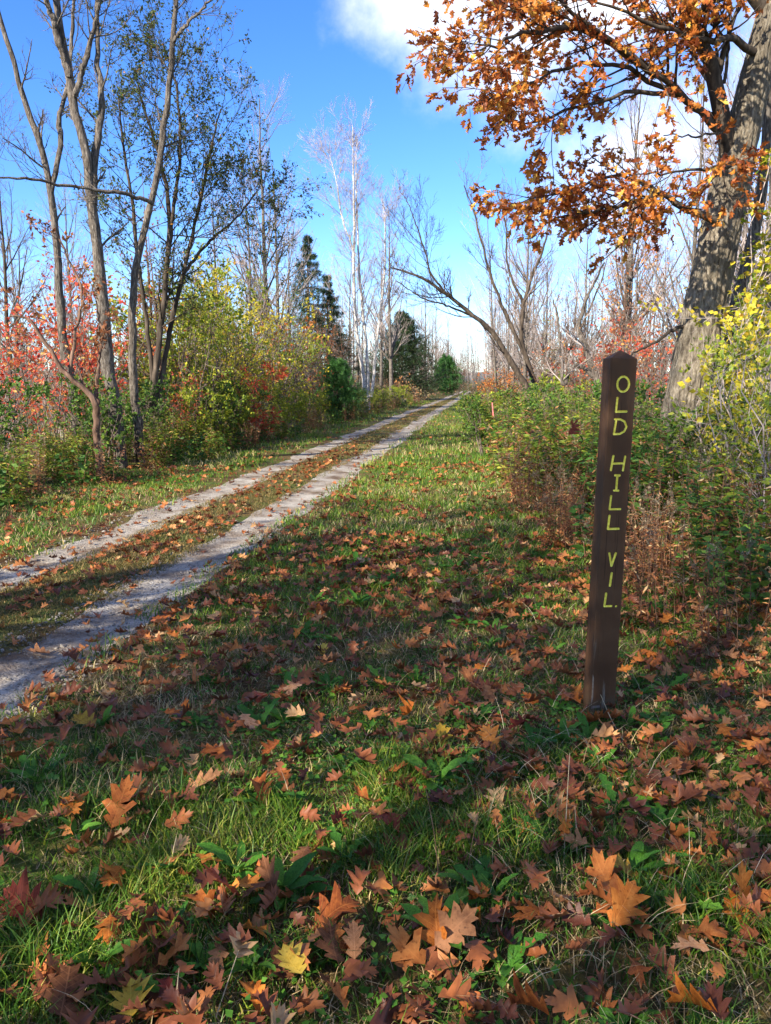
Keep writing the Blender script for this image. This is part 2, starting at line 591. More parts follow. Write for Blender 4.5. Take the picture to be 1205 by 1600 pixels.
M['oakleaf'] = foliage_mat('oak_leaf_on_tree', [(0.0, (0.14, 0.036, 0.016)), (0.3, (0.34, 0.092, 0.022)), (0.65, (0.57, 0.205, 0.035)), (0.9, (0.66, 0.32, 0.06)), (1.0, (0.66, 0.44, 0.08))], 0.52, 0.45, 0.35)
M['spruce'] = foliage_mat('spruce_needle', [(0.0, (0.012, 0.026, 0.012)), (0.6, (0.028, 0.058, 0.022)), (1.0, (0.07, 0.10, 0.03))], 0.15)
M['pine'] = foliage_mat('pine_needle', [(0.0, (0.03, 0.09, 0.025)), (0.6, (0.06, 0.17, 0.04)), (1.0, (0.12, 0.25, 0.06))], 0.3)
M['bark_grey'] = bark_mat('grey_bark', (0.030, 0.024, 0.020), (0.115, 0.096, 0.08), (0.27, 0.24, 0.205), 26, 0.22, 1.0, 0.04)
M['bark_dark'] = bark_mat('dark_bark', (0.028, 0.021, 0.016), (0.065, 0.05, 0.038), (0.13, 0.10, 0.075))
M['bark_brown'] = bark_mat('brown_bark', (0.07, 0.04, 0.028), (0.14, 0.085, 0.06), (0.24, 0.15, 0.11))
M['bark_birch'] = bark_mat('white_bark', (0.10, 0.085, 0.075), (0.44, 0.41, 0.375), (0.58, 0.55, 0.51), 7, 1.9, 0.2)
M['bark_oak'] = bark_mat('oak_bark', (0.042, 0.032, 0.023), (0.165, 0.138, 0.103), (0.30, 0.262, 0.205), 20, 0.32, 1.0, 0.05)
M['twig_pale'] = bark_mat('pale_twig', (0.20, 0.165, 0.15), (0.34, 0.285, 0.265), (0.46, 0.39, 0.365))
M['twig_mid'] = bark_mat('brown_twig', (0.08, 0.06, 0.05), (0.15, 0.115, 0.095), (0.23, 0.18, 0.15))
M['stem_brown'] = bark_mat('dry_stem', (0.08, 0.04, 0.025), (0.16, 0.085, 0.05), (0.28, 0.17, 0.1))
M['tape'] = plain_mat('pink_tape', (0.75, 0.16, 0.16), (0.85, 0.28, 0.26), 0.4)
M['hill'] = foliage_mat('far_hill', [(0.0, (0.07, 0.075, 0.05)), (0.5, (0.12, 0.105, 0.075)), (1.0, (0.19, 0.13, 0.07))], 0.0)

# ------------------------------------------------------------------ setting: ground and the two gravel wheel tracks
ys = [-6.0]
while ys[-1] < 420:
    ys.append(ys[-1] + (0.12 if ys[-1] < 14 else 0.012 * max(ys[-1], 10)))
ys = np.array(ys)
tc_ = np.concatenate([-np.geomspace(220, 6, 26), np.arange(-5.6, 6.0, 0.16), np.geomspace(6.2, 220, 26)])
TX, TY = np.meshgrid(tc_, ys)
GX = lane(TY) + TX
g = MB()
V = np.stack([GX, TY, gz(GX, TY)], -1)
nr, nc = TX.shape
idx = np.arange(nr * nc).reshape(nr, nc)
F = np.stack([idx[:-1, :-1], idx[:-1, 1:], idx[1:, 1:], idx[1:, :-1]], -1).reshape(-1, 4)
g.add(V.reshape(-1, 3), F)
link('ground', g.mesh('ground', M['ground'], smooth_shade=True), kind='structure')


def track(t0, t1, seed):
    rows = np.concatenate([np.arange(-5.5, 30, 0.11), np.arange(30, 240, 0.8)])
    nacross = 9
    e0 = t0 + 0.30 * (fbm(rows * 0.8, rows * 0 + 3, seed) - 0.5) + 0.07 * (vnoise(rows * 3, rows * 0, seed + 4) - 0.5)
    e1 = t1 + 0.30 * (fbm(rows * 0.8, rows * 0 + 9, seed + 20) - 0.5) + 0.07 * (vnoise(rows * 3, rows * 0, seed + 9) - 0.5)
    w = np.linspace(0, 1, nacross)
    T = e0[:, None] * (1 - w) + e1[:, None] * w
    Yr = np.repeat(rows[:, None], nacross, 1)
    X = lane(Yr) + T
    lift = 0.007 - 0.012 * np.abs(2 * w - 1)[None] ** 4
    Z = gz(X, Yr) + lift
    b = MB()
    i = np.arange(len(rows) * nacross).reshape(len(rows), nacross)
    F = np.stack([i[:-1, :-1], i[:-1, 1:], i[1:, 1:], i[1:, :-1]], -1).reshape(-1, 4)
    b.add(np.stack([X, Yr, Z], -1).reshape(-1, 3), F)
    return b


for t0, t1, sd, lb in ((-0.70, 0.0, 31, 'grey gravel wheel track along the grass where the post stands'), (-1.94, -1.36, 57, 'narrower gravel wheel track beside the thicket')):
    o = link('wheel_track', track(t0, t1, sd).mesh('wheel_track', M['gravel'], smooth_shade=True), kind='structure')
    o['label'] = lb

# low wooded rise that closes the far end of the lane
hb = MB()
hx = np.linspace(-420, 420, 140)
hy = np.array([330, 350, 375, 410, 460, 520])
HX, HY = np.meshgrid(hx, hy)
HZ = np.array([-2, 1.5, 3, 4.5, 5.5, 5])[:, None] * (0.75 + 0.5 * fbm(HX * 0.012, HY * 0.01, 8)) + 3.0 * vnoise(HX * 0.14, HY * 0.1, 2)
i = np.arange(HX.size).reshape(HX.shape)
hb.add(np.stack([HX, HY, HZ], -1).reshape(-1, 3), np.stack([i[:-1, :-1], i[:-1, 1:], i[1:, 1:], i[1:, :-1]], -1).reshape(-1, 4), rng.random(HX.size))
link('hill', hb.mesh('hill', M['hill'], smooth_shade=True), kind='structure')


# ------------------------------------------------------------------ leaf templates
def tri_leaf(w, fold=0.06, tip=-0.05):
    V = np.array([[0, 0, 0], [-w, 0.42, fold], [w, 0.42, fold], [0, 0.46, 0], [0, 1, tip]])
    return V, [np.array([[0, 2, 3], [2, 4, 3], [4, 1, 3], [1, 0, 3]])]


OVATE, ROUND, LANCE, NEEDLE = tri_leaf(0.27), tri_leaf(0.40, 0.1), tri_leaf(0.12), tri_leaf(0.05, 0.02, 0)
BITS = (np.array([[-0.2, 0, 0], [0.2, 0, 0], [0.0, 1, 0.1]]), [np.array([[0, 1, 2]])])


def oak_leaf(seed, bend=0.3, fold=0.3, wave=0.05, petiole=True, width=1.0):
    """A red oak leaf of length 1 with bristle-pointed lobes on both sides, centred on its middle."""
    r = np.random.default_rng(seed)
    out = [(0.02, 0.05), (0.20, 0.19), (0.15, 0.245), (0.095, 0.25), (0.325, 0.47), (0.225, 0.53), (0.125, 0.48), (0.285, 0.76), (0.175, 0.785), (0.10, 0.71), (0.13, 0.93), (0.065, 0.87), (0.0, 1.0)]
    mid = [0.05, 0.11, 0.18, 0.25, 0.34, 0.42, 0.48, 0.57, 0.65, 0.70, 0.78, 0.86, 0.93]
    V, F = [], []
    for y in mid:
        V.append((0, y, 0))
    n = len(mid)
    for sx in (-1, 1):
        b = len(V)
        k = 1.0
        for q, (x, y) in enumerate(out):
            if q in (1, 4, 7, 10):
                k = r.uniform(0.82, 1.18)
            far = x > 0.1
            V.append((sx * x * (k if far else 1) * width, y + (r.uniform(-0.025, 0.025) if far else 0), 0))
        for q in range(n - 1):
            F.append((q, b + q, b + q + 1, q + 1) if sx > 0 else (q + 1, b + q + 1, b + q, q))
    V = np.array(V, float)
    ph = r.uniform(0, 6.28, 3)
    x, y = V[:, 0], V[:, 1] - 0.5
    tw = r.uniform(-0.5, 0.5)
    z = fold * (np.abs(x) ** 1.4) * 1.6 + bend * y * y * r.choice([-1, 1]) + wave * np.sin(9 * y + ph[0]) * np.sign(x) * (np.abs(x) * 4) + tw * x * y + r.uniform(-0.3, 0.3) * x
    V[:, 1] -= 0.5
    V[:, 2] = z
    quads = np.array(F)
    if petiole:
        b = len(V)
        z0 = V[0, 2]
        V = np.vstack([V, [(-0.008, -0.45, z0), (0.008, -0.45, z0), (0.006 + 0.02, -0.62, z0 + 0.01), (-0.006 + 0.02, -0.62, z0 + 0.012)]])
        quads = np.vstack([quads, [[b, b + 1, b + 2, b + 3]]])
    return V, [quads]


# ------------------------------------------------------------------ branching
def resample(pts, n):
    """Smooth curve through control points (Catmull-Rom), n samples."""
    p = np.asarray(pts, float)
    if len(p) == 2:
        w = np.linspace(0, 1, n)[:, None]
        return p[0] * (1 - w) + p[1] * w
    q = np.vstack([2 * p[0] - p[1], p, 2 * p[-1] - p[-2]])
    t = np.linspace(0, len(p) - 1 - 1e-6, n)
    i = t.astype(int)
    f = (t - i)[:, None]
    a, b, c, d = q[i], q[i + 1], q[i + 2], q[i + 3]
    return 0.5 * (2 * b + (c - a) * f + (2 * a - 5 * b + 4 * c - d) * f ** 2 + (3 * b - a - 3 * c + d) * f ** 3)


def sprout(P, R, count, t=(0.25, 0.98), ang=(25, 60), ln=(0.35, 0.6), npts=6, up=0.06, wob=0.12, rr=0.55, rmin=0.004, absolute=False, taper=0.35, shrink=0.6):
    B, n, _ = P.shape
    if B == 0:
        return np.zeros((0, npts, 3)), np.zeros((0, npts))
    N = B * count
    b = np.repeat(np.arange(B), count)
    tt = rng.uniform(t[0], t[1], N)
    k = tt * (n - 1)
    i = np.minimum(k.astype(int), n - 2)
    f = (k - i)[:, None]
    pos = P[b, i] * (1 - f) + P[b, i + 1] * f
    tan = P[b, i + 1] - P[b, i]
    tan /= np.linalg.norm(tan, axis=1, keepdims=True) + 1e-9
    rad = R[b, i] * (1 - f[:, 0]) + R[b, i + 1] * f[:, 0]
    perp = rng.normal(size=(N, 3))
    perp -= (perp * tan).sum(1, keepdims=True) * tan
    perp /= np.linalg.norm(perp, axis=1, keepdims=True) + 1e-9
    a = np.radians(rng.uniform(ang[0], ang[1], N))[:, None]
    d = np.cos(a) * tan + np.sin(a) * perp
    if absolute:
        L = rng.uniform(ln[0], ln[1], N) * (1 - (1 - shrink) * tt)
    else:
        pl = np.linalg.norm(np.diff(P, axis=1), axis=2).sum(1)
        L = pl[b] * rng.uniform(ln[0], ln[1], N) * (1 - (1 - shrink) * tt)
    Q = np.zeros((N, npts, 3))
    Q[:, 0] = pos
    st = (L / (npts - 1))[:, None]
    for j in range(1, npts):
        d = d + rng.normal(size=(N, 3)) * wob + np.array([0, 0, up])
        d /= np.linalg.norm(d, axis=1, keepdims=True)
        Q[:, j] = Q[:, j - 1] + d * st
    r0 = np.maximum(rad * rr, rmin)
    w = np.linspace(1, taper, npts)[None]
    return Q, np.maximum(r0[:, None] * w, rmin * 0.6)


def leaf_points(P, n, t=(0.2, 1.0), droop=0.2, jit=0.02, spread=1.0):
    B, k, _ = P.shape
    N = B * n
    b = np.repeat(np.arange(B), n)
    tt = rng.uniform(t[0], t[1], N) * (k - 1)
    i = np.minimum(tt.astype(int), k - 2)
    f = (tt - i)[:, None]
    pos = P[b, i] * (1 - f) + P[b, i + 1] * f + rng.normal(size=(N, 3)) * jit
    d = P[b, i + 1] - P[b, i]
    d /= np.linalg.norm(d, axis=1, keepdims=True) + 1e-9
    d = d + rng.normal(size=(N, 3)) * 0.7 * spread
    d[:, 2] -= droop
    return pos, d


def trunk_line(H, lean=(0, 0), wob=0.05, n=14, bend=0.0):
    z = np.linspace(0, H, n)
    p = np.zeros((n, 3))
    w = rng.normal(size=(n, 2)) * wob
    w = np.cumsum(w, axis=0) * 0.6
    s = (z / H)[:, None]
    p[:, :2] = np.array(lean) * H * (s + bend * s * s) + w * s
    p[:, 2] = z
    p[0, 2] = -0.15
    return p


def taper_radius(r0, r1, n, flare=0.25):
    w = np.linspace(0, 1, n)
    return r0 * (1 - w) + r1 * w + r0 * flare * np.exp(-w * 14)


# ------------------------------------------------------------------ plant variants (each a list of part name, mesh, kind)
def bare_tree(H, r, bark, twig, lean=(0, 0), n1=22, n2=7, n3=5, a1=(28, 58), leaf=None, leaf_n=0, leaf_size=0.06, stems=1, spread=0.25, first=0.22, up=0.10, l1=(0.22, 0.42), tmpl=None):
    tr, cr, lf = MB(), MB(), MB()
    for s in range(stems):
        ln = (lean[0] + (rng.normal() * spread if stems > 1 else 0), lean[1] + (rng.normal() * spread if stems > 1 else 0))
        h = H * (1 if s == 0 else rng.uniform(0.7, 0.95))
        p = trunk_line(h, ln, 0.03 * H / 8, bend=-0.2)
        R = taper_radius(r * (1 if s == 0 else 0.8), r * 0.12, 14)
        tr.tubes(p[None], R[None], 8)
        P1, R1 = sprout(p[None], R[None], n1, (first, 0.99), a1, l1, 8, up, 0.10, 0.5, 0.006)
        P2, R2 = sprout(P1, R1, n2, (0.2, 0.99), (25, 55), (0.3, 0.6), 6, up, 0.13, 0.6, 0.005)
        P3, R3 = sprout(P2, R2, n3, (0.15, 0.98), (20, 55), (0.35, 0.75), 4, up * 0.6, 0.15, 0.65, 0.0035)
        tr.tubes(P1, R1, 5)
        cr.tubes(P2, R2, 3)
        cr.tubes(P3, R3, 3)
        if leaf:
            pos, d = leaf_points(P3, leaf_n)
            lf.scatter(tmpl or OVATE, pos, d, rng.uniform(0.7, 1.3, len(pos)) * leaf_size, rng.random(len(pos)))
    v = [('trunk', tr.mesh('trunk', M[bark], smooth_shade=True), None), ('twigs', cr.mesh('twigs', M[twig]), 'stuff')]
    if leaf:
        v.append(('crown', lf.mesh('crown', M[leaf]), 'stuff'))
    return v


def shrub(H, W, stems, leaf, leaf_n, leaf_size, bark='twig_mid', n2=7, n3=4, tmpl=None, r=0.018, droop=0.2):
    st, lf = MB(), MB()
    a = rng.uniform(0, 6.28, stems)
    base = np.stack([np.cos(a), np.sin(a)], 1) * rng.uniform(0, 0.18, (stems, 1)) * W
    P = np.zeros((stems, 7, 3))
    out = np.stack([np.cos(a), np.sin(a)], 1) * rng.uniform(0.15, 1, (stems, 1)) * W * 0.5
    h = H * rng.uniform(0.65, 1.0, stems)
    for j in range(7):
        s = j / 6
        P[:, j, :2] = base + out * s ** 1.5 + rng.normal(size=(stems, 2)) * 0.03 * s * H
        P[:, j, 2] = h * s - 0.05
    R = np.linspace(1, 0.3, 7)[None] * r * rng.uniform(0.6, 1.1, (stems, 1))
    P2, R2 = sprout(P, R, n2, (0.15, 1.0), (25, 65), (0.25, 0.5), 5, 0.08, 0.12, 0.6, 0.003)
    P3, R3 = sprout(P2, R2, n3, (0.15, 1.0), (25, 65), (0.35, 0.7), 4, 0.05, 0.15, 0.7, 0.0022)
    st.tubes(P, R, 5)
    st.tubes(P2, R2, 3)
    st.tubes(P3, R3, 3)
    v = [('stems', st.mesh('stems', M[bark]), None)]
    if leaf:
        pos, d = leaf_points(P3, leaf_n, (0.1, 1), droop, 0.02)
        lf.scatter(tmpl or OVATE, pos, d, rng.uniform(0.6, 1.3, len(pos)) * leaf_size, np.clip(rng.normal(0.5, 0.24, len(pos)), 0, 1), nrm_up=0.0)
        v.append(('foliage', lf.mesh('foliage', M[leaf]), 'stuff'))
    return v


def tall_weed(H, stems, W, leaf, nleaf, lsize, plume=True, bark='stem_brown', low=0.12, tmpl=None, brown_low=0.0):
    """Upright leafy stems (goldenrod and the like) with fuzzy seed heads."""
    st, lf, pl, bl = MB(), MB(), MB(), MB()
    P = np.zeros((stems, 7, 3))
    a = rng.uniform(0, 6.28, stems)
    rad = np.sqrt(rng.random(stems)) * W
    bx, by = np.cos(a) * rad, np.sin(a) * rad
    h = H * rng.uniform(0.6, 1.05, stems)
    lx, ly = rng.normal(size=stems) * 0.12, rng.normal(size=stems) * 0.12
    for j in range(7):
        s = j / 6
        P[:, j, 0] = bx * (1 + 0.5 * s) + lx * h * s ** 1.6
        P[:, j, 1] = by * (1 + 0.5 * s) + ly * h * s ** 1.6
        P[:, j, 2] = h * s - 0.03 - 0.06 * s ** 3 * h
    R = np.linspace(1, 0.4, 7)[None] * rng.uniform(0.0025, 0.0045, (stems, 1))
    st.tubes(P, R, 3)
    pos, d = leaf_points(P, nleaf, (low, 0.97), 0.0, 0.004, 0.0)
    az = rng.uniform(0, 6.28, len(pos))
    d = np.stack([np.cos(az), np.sin(az), rng.uniform(-0.35, 0.55, len(pos))], 1)
    hz = np.clip(pos[:, 2] / H, 0, 1)
    size = lsize * rng.uniform(0.6, 1.25, len(pos)) * (1.1 - 0.55 * hz)
    dead = rng.random(len(pos)) < brown_low * (1 - hz) ** 0.6
    lf.scatter(tmpl or LANCE, pos[~dead], d[~dead], size[~dead], np.clip(rng.normal(0.5, 0.25, (~dead).sum()), 0, 1), nrm_up=0.15)
    v = [('stems', st.mesh('stems', M[bark]), 'stuff'), ('foliage', lf.mesh('foliage', M[leaf]), 'stuff')]
    if dead.any():
        d[dead, 2] -= 0.7
        bl.scatter(LANCE, pos[dead], d[dead], size[dead] * 1.1, rng.random(dead.sum()), nrm_up=0.1)
        v.append(('withered_leaves', bl.mesh('withered_leaves', M['brownweed']), 'stuff'))
    if plume:
        pick = rng.random(stems) < 0.3
        Q, RQ = sprout(P[pick], R[pick], 9, (0.82, 1.0), (30, 70), (0.05, 0.14), 4, -0.02, 0.1, 0.6, 0.0015, True)
        pos, d = leaf_points(Q, 12, (0.1, 1), -0.3, 0.006)
        pl.tubes(Q, RQ, 3)
        pl.scatter(BITS, pos, d, rng.uniform(0.010, 0.022, len(pos)), rng.random(len(pos)))
        v.append(('seed_heads', pl.mesh('seed_heads', M['plume']), 'stuff'))
    return v


def conifer(H, W, mat, droop=0.25, whorls=24, per=9, base=0.04, dens=26, nlen=0.11, power=0.85):
    tr, lf = MB(), MB()
    p = trunk_line(H, (0, 0), 0.01)
    tr.tubes(p[None], taper_radius(0.02 * H, 0.01, 14)[None], 7)
    B = whorls * per
    z = np.repeat(np.linspace(base, 0.985, whorls), per) * H + rng.normal(size=B) * 0.05
    a = rng.uniform(0, 6.28, B)
    L = W * np.maximum(0.04, (1 - z / H)) ** power * rng.uniform(0.65, 1.12, B)
    n = 6
    P = np.zeros((B, n, 3))
    for j in range(n):
        s = j / (n - 1)
        P[:, j, 0] = np.cos(a) * L * s
        P[:, j, 1] = np.sin(a) * L * s
        P[:, j, 2] = z + L * (0.25 * s - (droop + 0.25) * s ** 1.5 + 0.25 * s ** 3)
    R = np.linspace(1, 0.25, n)[None] * (0.012 + 0.008 * L)[:, None]
    tr.tubes(P, R, 3)
    P2, R2 = sprout(P, R, 7, (0.15, 1.0), (35, 65), (0.18, 0.42), 4, -0.04, 0.08, 0.5, 0.003)
    pos, d = leaf_points(np.concatenate([resample_b(P, 4), P2]), dens, (0.05, 1), 0.05, 0.015, 0.8)
    lf.scatter(LANCE if nlen < 0.18 else NEEDLE, pos, d, rng.uniform(0.7, 1.3, len(pos)) * nlen, np.clip(rng.normal(0.5, 0.25, len(pos)), 0, 1))
    return [('trunk', tr.mesh('trunk', M['bark_dark']), None), ('crown', lf.mesh('crown', M[mat]), 'stuff')]


def resample_b(P, n):
    k = np.linspace(0, P.shape[1] - 1, n)
    i = np.minimum(k.astype(int), P.shape[1] - 2)
    f = (k - i)[None, :, None]
    return P[:, i] * (1 - f) + P[:, i + 1] * f


def built(name, label, cat, parts, origin, group=None):
    """A thing whose parts were modelled in place: parts = (name, MB, material, kind, smooth)."""
    t = thing(name, label, cat, origin, group=group)
    for pn, mb, mt, kd, smt in parts:
        link(pn, mb.mesh(pn, M[mt], origin, smt), t, kind=kd)
    return t


def pixel_line(uvs, y0, y1, n):
    k = len(uvs)
    return resample([at(u, v, y0 + (y1 - y0) * j / (k - 1)) for j, (u, v) in enumerate(uvs)], n)


# ------------------------------------------------------------------ the signpost
PX, PY, PW = 0.975, 3.62, 0.114
PZ = float(gz(PX, PY))
PH = 1.640 - PZ


def post_material():
    m, N, L, out = new_mat('brown_post_paint')
    tc = N.new('ShaderNodeTexCoord')
    mp = N.new('ShaderNodeMapping')
    mp.inputs['Scale'].default_value = (30, 30, 2.2)
    L.new(tc.outputs['Object'], mp.inputs['Vector'])
    g1 = N.new('ShaderNodeTexNoise')
    g1.inputs['Scale'].default_value = 2.0
    g1.inputs['Detail'].default_value = 7
    L.new(mp.outputs[0], g1.inputs['Vector'])
    b1 = N.new('ShaderNodeTexNoise')
    b1.inputs['Scale'].default_value = 6
    b1.inputs['Detail'].default_value = 6
    L.new(tc.outputs['Object'], b1.inputs['Vector'])
    r = ramp(N, [(0.3, (0.056, 0.026, 0.012)), (0.55, (0.078, 0.038, 0.018)), (0.75, (0.10, 0.054, 0.028))])
    L.new(b1.outputs['Fac'], r.inputs['Fac'])
    # hairline checks along the grain and soil splashed up at the foot
    mp2 = N.new('ShaderNodeMapping')
    mp2.inputs['Scale'].default_value = (75, 75, 1.6)
    L.new(tc.outputs['Object'], mp2.inputs['Vector'])
    g2 = N.new('ShaderNodeTexNoise')
    g2.inputs['Scale'].default_value = 1.5
    g2.inputs['Detail'].default_value = 3
    L.new(mp2.outputs[0], g2.inputs['Vector'])
    ck = ramp(N, [(0.30, (0.35, 0.33, 0.32)), (0.36, (1, 1, 1)), (0.66, (1, 1, 1)), (0.74, (1.45, 1.4, 1.35))])
    L.new(g2.outputs['Fac'], ck.inputs['Fac'])
    mk = N.new('ShaderNodeMixRGB')
    mk.blend_type = 'MULTIPLY'
    mk.inputs['Fac'].default_value = 1
    L.new(r.outputs[0], mk.inputs['Color1'])
    L.new(ck.outputs[0], mk.inputs['Color2'])
    sp0 = N.new('ShaderNodeSeparateXYZ')
    L.new(tc.outputs['Object'], sp0.inputs[0])
    ms = N.new('ShaderNodeMapRange')
    ms.inputs['From Min'].default_value, ms.inputs['From Max'].default_value = 0.0, 0.20
    ms.inputs['To Min'].default_value, ms.inputs['To Max'].default_value = 0.30, -0.25
    L.new(sp0.outputs['Z'], ms.inputs['Value'])
    sa = N.new('ShaderNodeMath')
    L.new(b1.outputs['Fac'], sa.inputs[0])
    L.new(ms.outputs[0], sa.inputs[1])
    sr = ramp(N, [(0.45, (0, 0, 0)), (0.75, (0.8, 0.8, 0.8))])
    L.new(sa.outputs[0], sr.inputs['Fac'])
    soil = N.new('ShaderNodeMixRGB')
    L.new(sr.outputs[0], soil.inputs['Fac'])
    L.new(mk.outputs[0], soil.inputs['Color1'])
    soil.inputs['Color2'].default_value = (0.075, 0.062, 0.038, 1)
    # weathering where the paint has worn, mostly at the foot
    sp = N.new('ShaderNodeSeparateXYZ')
    L.new(tc.outputs['Object'], sp.inputs[0])
    mr = N.new('ShaderNodeMapRange')
    mr.inputs['From Min'].default_value, mr.inputs['From Max'].default_value = 0.0, 0.42
    mr.inputs['To Min'].default_value, mr.inputs['To Max'].default_value = 0.06, -0.05
    L.new(sp.outputs['Z'], mr.inputs['Value'])
    ad = N.new('ShaderNodeMath')
    L.new(g1.outputs['Fac'], ad.inputs[0])
    L.new(mr.outputs[0], ad.inputs[1])
    wr = ramp(N, [(0.66, (0, 0, 0)), (0.76, (1, 1, 1))])
    L.new(ad.outputs[0], wr.inputs['Fac'])
    mx = N.new('ShaderNodeMixRGB')
    L.new(wr.outputs[0], mx.inputs['Fac'])
    L.new(soil.outputs[0], mx.inputs['Color1'])
    mx.inputs['Color2'].default_value = (0.20, 0.16, 0.12, 1)
    p = N.new('ShaderNodeBsdfPrincipled')
    p.inputs['Roughness'].default_value = 0.65
    p.inputs['Specular IOR Level'].default_value = 0.15
    L.new(mx.outputs[0], p.inputs['Base Color'])
    b = N.new('ShaderNodeBump')
    b.inputs['Strength'].default_value = 0.5
    b.inputs['Distance'].default_value = 0.005
    L.new(g1.outputs['Fac'], b.inputs['Height'])
    L.new(b.outputs[0], p.inputs['Normal'])
    L.new(p.outputs[0], out.inputs['Surface'])
    return m


M['post'] = post_material()
M['letter'] = plain_mat('yellow_letter_paint', (0.66, 0.54, 0.05), (0.90, 0.78, 0.13), 0.5, 90, 0.3, 0.3)
M['scrape'] = plain_mat('bare_scraped_wood', (0.10, 0.075, 0.055), (0.18, 0.145, 0.115), 0.8, 60)


